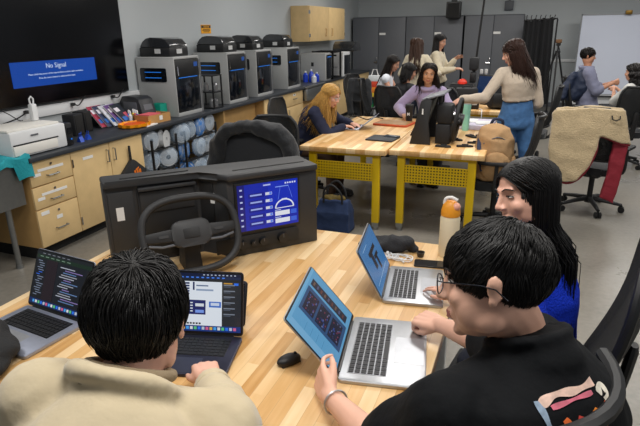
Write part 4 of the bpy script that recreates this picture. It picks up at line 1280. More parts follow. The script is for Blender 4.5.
MB().tube(smooth_path([(-.02, .1, .0), (.02, -.02, .005), (.03, -.1, -.02), (.02, -.11, -.12), (-.08, -.09, -.17), (-.2, -.05, -.16)], 5), .006, 6).build('cord', M_['white'], t)
t = thing('smartphone', 'orange phone lying beside the blue cup on back bench', 'phone', (-1.0, 7.45, .77))
MB().prism(rrect(.09, .16, .01, 3), .012).build('body', mat('amber phone case', 'd8a04a', .5), t)
MB().prism(rrect(.08, .15, .008, 3), .0008, MX.Translation((0, 0, .012))).build('display', M_['glass'], t, smooth=False)

# ------------------------------------------------------------------ bags and coats
def prism_xz(mb, pts, y, th):
    mb.prism([(x, z) for x, z in pts], th, basis((0, y + th, 0), (1, 0, 0), (0, 0, 1)))
def coat_mesh(pts, y, th, bulge, voxel, amp, freq, seed, roundy=0.0):
    mb = MB(); prism_xz(mb, pts, y, th)
    me = remesh(mb, voxel, 6)
    cx = sum(p[0] for p in pts) / len(pts); zt = max(p[1] for p in pts)
    for v in me.vertices:
        v.co.y += bulge * (v.co.x - cx) ** 2 * 4 - .05 * (zt - v.co.z)
    wrinkle(me, amp, freq, seed)
    return me
fleece = mat('tan fleece', 'b9a582', .95, nz=(60, .1), bump=(90, .8, .01), sheen=.4)
maroon = mat('maroon lining', '7e1526', .75, bump=(40, .3))
coat = link('fleece_coat', coat_mesh([(.223, .96), (.261, .999), (.546, 1.035), (.826, 1.013), (.913, .707), (.822, .719), (.647, .784), (.635, .631), (.581, .463), (.499, .357), (.396, .327), (.269, .417), (.225, .633)], 5.46, .05, .12, .012, .012, 7, 2), fleece)
coat.location = (0, -.07, .05)
tag(coat, 'tan fleece coat with maroon lining draped over an office chair back', 'coat')
edge = [(.905, .70), (.82, .712), (.648, .775), (.635, .631), (.581, .463), (.499, .352), (.396, .322), (.269, .412)]
MB().tube(smooth_path([(x, 5.485 + .48 * (x - .54) ** 2 - .05 * (1.03 - z), z) for x, z in edge], 4), .012, 8).build('lining_edge', maroon, coat)
me = coat_mesh([(.775, .72), (.90, .70), (.884, .384), (.852, .139), (.731, .188), (.759, .422)], 5.52, .07, .0, .012, .01, 9, 4)
link('sleeve', me, maroon, coat)
MB().tube([(.72, 5.475, .965), (.725, 5.46, .935), (.755, 5.455, .925), (.785, 5.46, .94), (.785, 5.475, .965)], .006, 6).build('hanging_loop', M_['cable'], coat)
me = coat_mesh([(.26, 1.0), (.546, 1.035), (.826, 1.013), (.83, .8), (.26, .8)], 5.6, .05, .1, .014, .01, 7, 5)
link('front_panel', me, fleece, coat)
# black jacket over the chair behind the mock-up: collar roll and sides around the rounded chair back
blk = mat('black jacket cloth', '202226', .85, bump=(60, .4), sheen=.2)
def jack(mb):
    path = smooth_path([(-2.32, 3.78, .62), (-2.27, 3.74, .85), (-2.17, 3.7, 1.02), (-1.9, 3.68, 1.085), (-1.62, 3.7, 1.04), (-1.52, 3.76, .88), (-1.5, 3.8, .64)], 4)
    mb.tube(path, [.06, .065, .07, .075, .075, .07, .07, .065, .06, .06, .055, .055, .06, .065, .07, .07, .075, .075, .075, .075, .075, .075, .07, .07, .065][:len(path)], 12, roundcap=True)
    prism_xz(mb, [(-2.3, .5), (-2.26, .98), (-1.9, 1.12), (-1.55, 1.0), (-1.5, .5)], 3.86 - .06, .06)
    mb.tube([(-2.3, 3.74, .9), (-2.34, 3.7, .6), (-2.3, 3.68, .4)], [.07, .06, .05], 10, roundcap=True)
    mb.tube([(-1.53, 3.76, .9), (-1.48, 3.72, .6), (-1.5, 3.68, .4)], [.07, .06, .05], 10, roundcap=True)
o = soft(jack, .014, .022, 9, 'black_jacket', blk, seed=6)
for v in o.data.vertices:
    v.co.x = -2.02 + (v.co.x + 1.9) * .86; v.co.z *= .985
tag(o, 'black jacket draped round the chair behind the steering mock-up', 'jacket')
def pad(mb):
    mb.ell((-1.9, 3.76, .76), (.31, .05, .31), n=28, k=16)
cc_ = link('chair_cover', remesh((lambda m: (pad(m), m)[1])(MB()), .012, 3), mat('cushion cloth', '2a2c30', .85, bump=(70, .2)), o)
cc_.location = (-.12, 0, 0)
def jack2(mb):
    prism_xz(mb, [(-2.643, .966), (-2.562, 1.059), (-2.368, 1.04), (-2.285, .852), (-2.327, .42), (-2.459, .43), (-2.625, .557)], 8.1, .07)
    mb.tube([(-2.6, 8.1, 1.0), (-2.63, 8.06, .7), (-2.6, 8.05, .5)], [.06, .055, .05], 10, roundcap=True)
    mb.tube([(-2.34, 8.1, 1.0), (-2.29, 8.06, .7), (-2.31, 8.05, .5)], [.06, .055, .05], 10, roundcap=True)
o = soft(jack2, .014, .02, 8, 'black_jacket', blk, seed=8)
o.location = (-.08, .3, -.02)
tag(o, 'black jacket hanging on the chair between the far counter and the rainbow bag', 'jacket')
# navy puffer coat on the man's chair
navy = mat('navy puffer', '1b2740', .6, bump=(40, .3))
def puff(mb):
    pts = [(.475, 1.083), (.635, 1.199), (.78, 1.19), (.8, .95), (.76, .72), (.614, .738), (.469, .807)]
    prism_xz(mb, pts, 8.86, .09)
    mb.ell((.64, 8.86, .98), (.16, .07, .2)); mb.ell((.55, 8.84, .86), (.12, .06, .12))
    mb.tube([(.54, 8.84, 1.1), (.46, 8.8, .95), (.42, 8.78, .8)], [.07, .065, .055], 12, roundcap=True)
o = soft(puff, .013, .022, 9, 'puffer_coat', navy, seed=3)
o.location = (.05, 0, -.02)
tag(o, 'navy puffer coat hung on the back of the chair by the whiteboard', 'coat')
# rainbow bag and white box
t = thing('striped_bag', 'rainbow striped bag beyond the blonde woman beside a black chair', 'bag', (-2.46, 9.0, .45))
for k, hh in enumerate(('2d9a50', '2f8f8a', 'e8c838', 'f08a28', 'd84a30', 'd8dde0')):
    MB().box((0, 0, .06 + k * .095), (.2, .1, .094), bev=.006).build('stripe_band', mat('stripe %d' % k, hh, .7), t)
MB().tube([(-.06, 0, .58), (-.03, 0, .68), (.03, 0, .68), (.06, 0, .58)], .008, 6).build('handle', M_['paper'], t)
t = thing('stool', 'small dark stool under the rainbow bag', 'stool', (-2.46, 9.0, 0))
MB().box((0, 0, .435), (.3, .26, .03), bev=.006).build('seat', M_['black'], t)
for sx in (-1, 1):
    for sy in (-1, 1):
        MB().cyl((sx * .12, sy * .1, 0), (sx * .12, sy * .1, .42), .014).build('leg', M_['black'], t)
# tote bag on the floor
t = thing('tote_bag', 'navy tote bag standing on the floor by the yellow bench leg', 'bag', (-1.56, 4.4, 0))
def tote(mb):
    mb.loft([[(sx * w, sy * d, z) for sx, sy in ((-1, -1), (1, -1), (1, 1), (-1, 1))] for w, d, z in ((.15, .09, .0), (.165, .1, .02), (.16, .09, .2), (.14, .05, .3), (.138, .045, .31))])
me = remesh((lambda m: (tote(m), m)[1])(MB()), .01, 3); wrinkle(me, .012, 8, 3)
link('body', me, mat('navy canvas', '1d3054', .85, bump=(90, .3)), t)
for y in (-.05, .05):
    MB().tube(smooth_path([(-.09, y, .28), (-.08, y * 1.2, .4), (0, y * 1.5, .46), (.08, y * 1.2, .38), (.09, y, .28)], 4), .01, 6).build('handle', M_['soft'], t)
def stuff_in(mb):
    mb.ell((-.03, 0, .3), (.1, .04, .05)); mb.ell((.06, 0, .31), (.05, .03, .04))
me = remesh((lambda m: (stuff_in(m), m)[1])(MB()), .01, 2); wrinkle(me, .01, 20, 5)
link('scarf', me, mat('yellow black scarf', '5a4a18', .8, nz=(30, .4)), t)
# tan backpack on the chair
tanb = mat('tan canvas', 'ad8a62', .85, bump=(110, .3))
def bp(mb):
    mb.loft([[(w * math.cos(a) * (1 if True else 1), d * math.sin(a), z) for a in [2 * PI * k / 20 for k in range(20)]] for w, d, z in ((.13, .12, .0), (.16, .15, .03), (.165, .15, .2), (.15, .13, .33), (.11, .09, .41), (.04, .04, .44))])
t = thing('backpack', 'tan canvas backpack slumped on the chair beside the yellow bench', 'backpack', (-.235, 4.9, .485), R(12))
t.scale = (1.1, 1.1, 1.12)
me = remesh((lambda m: (bp(m), m)[1])(MB()), .01, 4); wrinkle(me, .02, 9, 4)
link('body', me, tanb, t)
def pk(mb):
    mb.ell((0, -.14, .13), (.12, .05, .12)); mb.ell((.14, -.03, .12), (.04, .09, .1))
me = remesh((lambda m: (pk(m), m)[1])(MB()), .009, 3); wrinkle(me, .012, 12, 6)
link('front_pocket', me, mat('tan pocket', '9d7c55', .85, bump=(110, .3)), t)
MB().tube(smooth_path([(-.12, -.03, .36), (-.13, -.1, .25), (-.1, -.16, .1)], 4), .016, 8, flat=.5).tube(smooth_path([(-.05, 0, .42), (-.02, -.02, .48), (.04, -.02, .47), (.05, 0, .41)], 4), .012, 8).build('strap', mat('navy strap', '26304a', .8), t)
MB().tube(smooth_path([(-.1, -.09, .3), (0, -.13, .36), (.1, -.09, .31)], 4), .004, 6).build('zip', M_['dgrey'], t)
# ------------------------------------------------------------------ people
SKIN = {}
def skin(h):
    if h not in SKIN:
        SKIN[h] = mat('skin ' + h, h, .5, nz=(25, .03), bump=(220, .06, .002))
    return SKIN[h]
M_['lip'] = mat('lip', 'a4584e', .45)
M_['eyew'] = mat('eye white', 'd8d4ce', .3)
M_['eyed'] = mat('iris and brow', '17110e', .45)
HAIR = {}
def hairmat(h):
    if h not in HAIR:
        m = mat('hair ' + h, h, .5, nz=(70, .25), spec=.35)
        HAIR[h] = m
    return HAIR[h]

def ik(a, b, l1, l2, pole):
    d = b - a
    L = min(d.length, (l1 + l2) * .995)
    dn = d.normalized()
    x = (l1 * l1 - l2 * l2 + L * L) / (2 * L)
    h = math.sqrt(max(l1 * l1 - x * x, 0))
    p = V(pole); p = p - dn * p.dot(dn)
    return a + dn * x + p.normalized() * h

def hframe(c, fwd, upv=(0, 0, 1)):
    f = V(fwd).normalized(); u = V(upv)
    r = f.cross(u).normalized(); u = r.cross(f).normalized()
    m = MX((r, f, u)).transposed().to_4x4(); m.translation = V(c)
    return m

def limb(mb, pts, rr, n=14):
    mb.tube(pts, rr, n, roundcap=True)

def hand_soup(mb, wrist, fdir, pn, side, curl, s=1.0, spread=3.0, thumb=(0, 0)):
    """side -1: right hand, +1: left hand; curl: (base, middle, tip) degrees, or one such triple per finger"""
    y = V(fdir).normalized(); z = -V(pn); z = (z - y * z.dot(y)).normalized(); x = y.cross(z)
    m = MX((x, y, z)).transposed().to_4x4(); m.translation = V(wrist)
    ts = side
    kn = [(ts * .031, .088), (ts * .0105, .093), (ts * -.0105, .088), (ts * -.030, .079)]
    ln = [(.042, .025, .02), (.047, .029, .021), (.043, .027, .02), (.034, .021, .018)]
    P = lambda v: m @ (V(v) * s)
    for i, ((kx, ky), L) in enumerate(zip(kn, ln)):
        limb(mb, [P((kx * .45, -.01, 0)), P((kx * .85, ky * .5, .001)), P((kx, ky, 0))], [.019 * s, .0155 * s, .0112 * s], 10)
        cv = curl[i] if isinstance(curl[0], (tuple, list)) else curl
        a = 0
        p = V((kx, ky, 0)); sp = -ts * (i - 1.35) * R(spread)
        pts, rr = [P(p)], [.0102 * s]
        r0 = .0088 if i < 3 else .0078
        for k in range(3):
            a += R(cv[k])
            d = V((math.sin(sp) * math.cos(a), math.cos(sp) * math.cos(a), -math.sin(a)))
            p = p + d * L[k]
            pts.append(P(p)); rr.append((r0 - .0007 * (k + 1)) * s)
        limb(mb, pts, rr, 10)
    mb.ell(P((0, .045, -.006)), (.034 * s, .044 * s, .0125 * s), m.to_3x3())
    t1, t2 = thumb
    q = [V((ts * .018, .012, -.006)), V((ts * (.043 - .01 * t1), .045, -.014 - .012 * t1)), V((ts * (.058 - .028 * t1), .073, -.018 - .02 * t1)), V((ts * (.064 - .045 * t1), .097 - .008 * t2, -.02 - .024 * t1))]
    limb(mb, [P(v) for v in q], [.0165 * s, .0135 * s, .0108 * s, .0085 * s], 10)

def head_soup(mb, m, s=1.0, female=False, jaw=1.0, ears=True):
    nz_ = .85 if female else 1.0
    P = lambda *v: m @ (V(v) * s)
    r3 = m.to_3x3()
    E = lambda c, r, rot=None: mb.ell(P(*c), tuple(k * s for k in r), r3 @ rot if rot else r3, 18, 12)
    E((0, -.014, .032), (.074, .094, .082 if not female else .074))
    E((0, .02, -.025), (.063, .07, .086))
    E((0, .034, -.078), (.047 * jaw, .045, .034))
    E((0, .066, -.1), (.019, .017, .014))
    for q in (-1, 1):
        E((q * .046 * jaw, .005, -.072), (.017, .032, .025))
        E((q * .036, .061, -.032), (.022, .02, .022))
        E((q * (.032 if female else .038), .028, -.052), (.024, .04, .042) if female else (.026, .042, .046))
        E((q * .0105, .094, -.034), (.0085, .010, .008))
        if not ears: continue
        # ears: a rim round a bowl
        er = MX.Rotation(q * R(-18), 3, 'Z') @ MX.Rotation(R(-12), 3, 'X')
        E((q * .077, -.012, -.008), (.0065, .0155, .0265), er)
        E((q * .081, -.016, .004), (.0055, .0145, .016), er)
        E((q * .078, -.008, -.032), (.0065, .0095, .011), er)
    limb(mb, [P(-.04, .071, .022), P(-.016, .084, .019), P(.016, .084, .019), P(.04, .071, .022)], [.009 * s if not female else .0065 * s] * 4, 10)
    limb(mb, [P(0, .084, .014), P(0, .094, -.008), P(0, .106, -.03)], [.0075 * s * nz_, .008 * s * nz_, .0112 * s * nz_], 12)
    limb(mb, [P(-.021, .08, -.066), P(0, .091, -.062), P(.021, .08, -.066)], [.0045 * s, .0068 * s, .0045 * s], 10)
    limb(mb, [P(-.019, .078, -.073), P(0, .089, -.074), P(.019, .078, -.073)], [.0045 * s, .0078 * s, .0045 * s], 10)

def face_extra(bm_, m, s=1.0, lid=.6):
    """eyes and brows added after the surface is grown; material slots 1 lip, 2 white, 3 dark"""
    P = lambda *v: m @ (V(v) * s)
    r3 = m.to_3x3()
    for q in (-1, 1):
        bm_.ell(P(q * .031, .0725, .0), (.0145 * s, .0095 * s, .0066 * s * lid * 1.5), r3, 14, 8, mi=2)
        bm_.ell(P(q * .031, .0775, .0), (.0062 * s, .0052 * s, .0062 * s * lid * 1.4), r3, 12, 8, mi=3)
        bm_.tube([P(q * .015, .079, .001), P(q * .025, .0825, .0075 * lid + .002), P(q * .036, .0805, .0075 * lid + .002), P(q * .047, .0725, .001)], [.0012 * s, .0019 * s, .002 * s, .0013 * s], 6, mi=3)
        bm_.tube([P(q * .012, .0885, .02), P(q * .028, .0865, .0265), P(q * .044, .077, .0235), P(q * .052, .069, .018)], [.0022 * s, .0032 * s, .0028 * s, .0012 * s], 6, mi=3, flat=.7)

def torso_rings(J, off, t0, t1, n=10, prof=None, bulge=0.0):
    """elliptical sections from hip to neck, each turned from the hips' to the shoulders' direction"""
    pel, nk = J['pelvis'], J['neck']
    mid = pel.lerp(nk, .5) - J['fwd'] * J.get('hunch', .05)
    s = J['s']
    prof = prof or J['prof']
    rings = []
    for i in range(n + 1):
        t = lerp(t0, t1, i / n)
        tt = max(t, 0)
        c = pel * (1 - tt) ** 2 + mid * 2 * tt * (1 - tt) + nk * tt * tt
        if t < 0:
            c = pel + (pel - nk).normalized() * (-t) * (nk - pel).length
        r = J['rhip'].lerp(J['rsh'], max(0, min(1, t))).normalized()
        tg = ((mid - pel) * 2 * (1 - tt) + (nk - mid) * 2 * tt).normalized()
        r = (r - tg * r.dot(tg)).normalized()
        f = tg.cross(r)
        w = interp(t, prof[0]) * s + off; d = interp(t, prof[1]) * s + off
        rings.append([c + r * w * math.cos(a) + f * d * math.sin(a) for a in [2 * PI * k / 24 for k in range(24)]])
    return rings

PROF_M = ([(-.2, .1), (-.08, .158), (0, .165), (.2, .152), (.45, .148), (.7, .16), (.84, .148), (.95, .085), (1.05, .056)],
          [(-.2, .09), (-.08, .118), (0, .118), (.2, .108), (.45, .104), (.7, .116), (.86, .102), (.95, .075), (1.05, .056)])
PROF_F = ([(-.2, .1), (-.08, .168), (0, .17), (.2, .145), (.45, .125), (.7, .138), (.84, .125), (.95, .075), (1.05, .048)],
          [(-.2, .09), (-.08, .12), (0, .115), (.2, .098), (.45, .088), (.7, .108), (.86, .09), (.95, .066), (1.05, .048)])

def solve(J):
    """joints from the few the pose gives"""
    J.setdefault('s', 1.0); s = J['s']
    for k in ('pelvis', 'neck', 'head', 'wl', 'wr', 'kl', 'kr', 'al', 'ar', 'rsh', 'rhip', 'look'):
        if k in J:
            J[k] = V(J[k])
    J['rsh'].normalize()
    J.setdefault('rhip', J['rsh'].copy()); J['rhip'].normalize()
    J['up'] = (J['neck'] - J['pelvis']).normalized()
    J['fwd'] = J['up'].cross(J['rsh']).normalized()
    J['prof'] = PROF_F if J.get('female') else PROF_M
    sw = (.15 if J.get('female') else .165) * s
    J['sl'] = J['neck'] - J['rsh'] * sw - J['up'] * .07 * s + V(J.get('dsl', (0, 0, 0)))
    J['sr'] = J['neck'] + J['rsh'] * sw - J['up'] * .07 * s + V(J.get('dsr', (0, 0, 0)))
    la, lf = .29 * s, .262 * s
    for q in 'lr':
        sh, w = J['s' + q], J['w' + q]
        if (w - sh).length > (la + lf) * .99:
            J['w' + q] = w = sh + (w - sh).normalized() * (la + lf) * .99
        J['e' + q] = ik(sh, w, la, lf, J.get('pole_' + q, (0, 0, -1)))
    hipo = .088 * s
    for q, sg in (('l', -1), ('r', 1)):
        J['h' + q] = J['pelvis'] + J['rhip'] * sg * hipo - V((0, 0, .02))
        J.setdefault('k' + q, J['h' + q] + (J['fwd'] * .43 * s))
        J.setdefault('a' + q, J['k' + q] * 1.0 - V((0, 0, J['k' + q].z - .09)))
    return J

def body_mesh(J, voxel, face=True, hands=True, lid=.6):
    s = J['s']
    mb = MB()
    mb.loft(torso_rings(J, -.006, -.16, 1.0, 16))
    up = J['up']
    hm = hframe(J['head'], J['look'], J.get('hup', (0, 0, 1)))
    J['hm'] = hm
    hs = J.get('hs', 1.0) * s
    limb(mb, [J['neck'] - up * .05 * s, J['neck'] + (J['head'] - J['neck']) * .3, hm @ (V((0, -.018, -.05)) * hs)], [.06 * s, .054 * s, .056 * s] if not J.get('female') else [.052 * s, .047 * s, .05 * s])
    for q in 'lr':
        sh, e, w = J['s' + q], J['e' + q], J['w' + q]
        limb(mb, [J['neck'] - up * .035 * s, sh], [.05 * s, .05 * s])
        f = .86 if J.get('female') else 1.0
        limb(mb, [sh, sh.lerp(e, .35), sh.lerp(e, .75), e], [.053 * s * f, .047 * s * f, .041 * s * f, .036 * s * f])
        limb(mb, [e, e.lerp(w, .3), e.lerp(w, .75), w], [.036 * s * f, .0385 * s * f, .029 * s * f, .0245 * s * f])
        h, k, a = J['h' + q], J['k' + q], J['a' + q]
        limb(mb, [h, h.lerp(k, .5), k], [.085 * s, .072 * s, .054 * s])
        limb(mb, [k, k.lerp(a, .35), k.lerp(a, .8), a], [.052 * s, .053 * s, .036 * s, .034 * s])
        fd = V(J.get('foot', J['fwd'])); fd.z = 0; fd.normalize()
        limb(mb, [a - V((0, 0, .04)) - fd * .03, a - V((0, 0, .055)) + fd * .14 * s], [.035 * s, .028 * s])
        hd = J.get('hand_' + q)
        if hands and hd:
            hand_soup(mb, w, hd[0], hd[1], 1 if q == 'l' else -1, hd[2], .93 * s * (.93 if J.get('female') else 1), hd[3] if len(hd) > 3 else 3, hd[4] if len(hd) > 4 else (0, 0))
    head_soup(mb, hm, hs, J.get('female'), J.get('jaw', 1.0), J.get('ears', not J.get('female')))
    me = remesh(mb, voxel, 6, .5)
    inv = hm.inverted()
    if face:
        for p in me.polygons:
            c = (inv @ p.center) / hs
            if abs(c.x) < .021 and c.y > .078 and -.0785 < c.z < -.0605:
                p.material_index = 1
        ex = MB(); ex.bm.from_mesh(me)
        for f in ex.bm.faces: f.smooth = True
        face_extra(ex, hm, hs, lid)
        for f in ex.bm.faces: f.smooth = True
        ex.bm.to_mesh(me); ex.bm.free()
    return me

def person(label, J, sk, voxel=.008, lid=.6):
    solve(J)
    me = body_mesh(J, voxel, lid=lid)
    base = V((J['pelvis'].x, J['pelvis'].y, 0))
    me.transform(MX.Translation(-base))
    o = link('person', me, [skin(sk), M_['lip'], M_['eyew'], M_['eyed']], None, base)
    tag(o, label, 'person')
    J['base'] = base; J['o'] = o
    return o

def wear(J, name, mb, m, voxel=.009, it=5, amp=.006, freq=11, seed=1, fac=.5, local=None):
    me = remesh(mb, voxel, it, fac)
    wrinkle(me, amp, freq, seed)
    if local: local(me)
    me.transform(MX.Translation(-J['base']))
    return link(name, me, m, J['o'])

def top(J, name, m, off=.016, hem=-.06, sleeve=2.0, fit=1.0, cuff=.012, shoulder=.0, neckend=.975, collar=None, voxel=.009, amp=.006, freq=11, seed=1, parts=None, loose=0.0):
    """garment on the upper body; sleeve 0..1 upper arm, 1..2 forearm"""
    s = J['s']; mb = MB(); up = J['up']
    prof = ([(t, w + (loose if t < .75 else loose * max(0, (1 - t) / .25))) for t, w in J['prof'][0]], [(t, w + (loose if t < .75 else loose * max(0, (1 - t) / .25))) for t, w in J['prof'][1]])
    mb.loft(torso_rings(J, off, hem, neckend, 16, prof))
    f = .86 if J.get('female') else 1.0
    for q in 'lr':
        sh, e, w = J['s' + q], J['e' + q], J['w' + q]
        limb(mb, [J['neck'] - up * .045 * s, J['neck'].lerp(sh, .55) - up * .012, sh], [.046 * s + off * .6, .046 * s + off * .9, .05 * s + off + shoulder])
        ua = min(sleeve, 1)
        pts = [sh, sh.lerp(e, .4 * ua), sh.lerp(e, ua)]
        limb(mb, pts, [.056 * s * f + off + shoulder, .05 * s * f + off + shoulder, .045 * s * f + off * (1.4 if sleeve < 1 else 1) + shoulder * .8])
        if sleeve > 1:
            fa = sleeve - 1
            limb(mb, [e, e.lerp(w, .4 * fa), e.lerp(w, .85 * fa), e.lerp(w, fa)], [.044 * s * f + off + shoulder * .7, .042 * s * f + off + shoulder * .6, .033 * s * f + off + shoulder * .4, .029 * s * f + cuff])
    if parts: parts(mb, J)
    if J.get('female'):
        for q in (-1, 1):
            rg = torso_rings(J, 0, .66, .66, 1)[0]
            c = sum(rg, V()) / len(rg)
            mb.ell(c + J['rsh'] * q * .065 * s + J['fwd'] * .07 * s, (.062 * s, .062 * s, .062 * s))
    return wear(J, name, mb, m, voxel, 5, amp, freq, seed)

def legs(J, m, off=.014, name='trousers', end=.97, voxel=.011, flare=.0, seed=2, rise=.14, shoes=True, shoe='2a2a2c'):
    s = J['s']; mb = MB()
    mb.loft(torso_rings(J, off, -.17, rise, 8))
    for q in 'lr':
        h, k, a = J['h' + q], J['k' + q], J['a' + q]
        limb(mb, [h, h.lerp(k, .5), k], [.088 * s + off, .076 * s + off, .06 * s + off])
        limb(mb, [k, k.lerp(a, .5 * end), k.lerp(a, end)], [.059 * s + off, .052 * s + off + flare, .044 * s + off + flare])
    o = wear(J, name, mb, m, voxel, 4, .007, 10, seed)
    if shoes:
        fd = V(J.get('foot', J['fwd'])); fd.z = 0; fd.normalize()
        for q in 'lr':
            a = J['a' + q]
            sb = MB()
            g = V((a.x, a.y, 0))
            limb(sb, [g + V((0, 0, .05)) - fd * .05, g + V((0, 0, .05)) + fd * .05, g + V((0, 0, .042)) + fd * .15 * s], [.045, .046, .036])
            limb(sb, [a - V((0, 0, .0)), g + V((0, 0, .06))], [.048, .05])
            sb.box(g + fd * .05 + V((0, 0, .014)), (.085, .26 * s, .026), MX.Rotation(math.atan2(fd.y, fd.x) - PI / 2, 3, 'Z'), bev=.008)
            wear(J, 'shoe', sb, mat('shoe ' + shoe, shoe, .6), .008, 2, .0, 1, 1)
    return o

# hair ---------------------------------------------------------------
HL_SHORT = [(0, .066), (35, .06), (58, .036), (74, -.012), (84, -.03), (92, .012), (108, .012), (122, -.045), (145, -.105), (180, -.125)]
HL_LONG = [(0, .074), (30, .068), (55, .042), (78, .0), (92, -.02), (110, -.06), (180, -.1)]
CR = V((.078, .099, .088)); CC = V((0, -.014, .032))
def scalp(dirv, k=1.0):
    d = V(dirv).normalized()
    return CC + V((d.x * CR.x, d.y * CR.y, d.z * CR.z)) * k
def in_hair(p, line, slack=0.0):
    az = abs(math.degrees(math.atan2(p.x, p.y)))
    return p.z > interp(az, line) - slack

def hair_cap(mb, line, k=1.06, thick=.05, nape=False, mi=0):
    """thin shell hugging the skull inside the hairline"""
    nu, nv = 48, 26
    grid = []
    for i in range(nu):
        row = []
        az = 2 * PI * i / nu - PI
        zl = interp(abs(math.degrees(az)), line)
        for j in range(nv + 1):
            # walk from the crown down to the hairline
            lo = PI / 2
            # polar angle at which the shell meets the hairline height
            zz = max(-.98, min(.98, (zl - CC.z) / (CR.z * k)))
            hi = math.asin(zz)
            a = lerp(lo - .001, hi, j / nv)
            row.append(CC + V((math.sin(az) * math.cos(a) * CR.x, math.cos(az) * math.cos(a) * CR.y, math.sin(a) * CR.z)) * k)
        grid.append(row)
    return grid

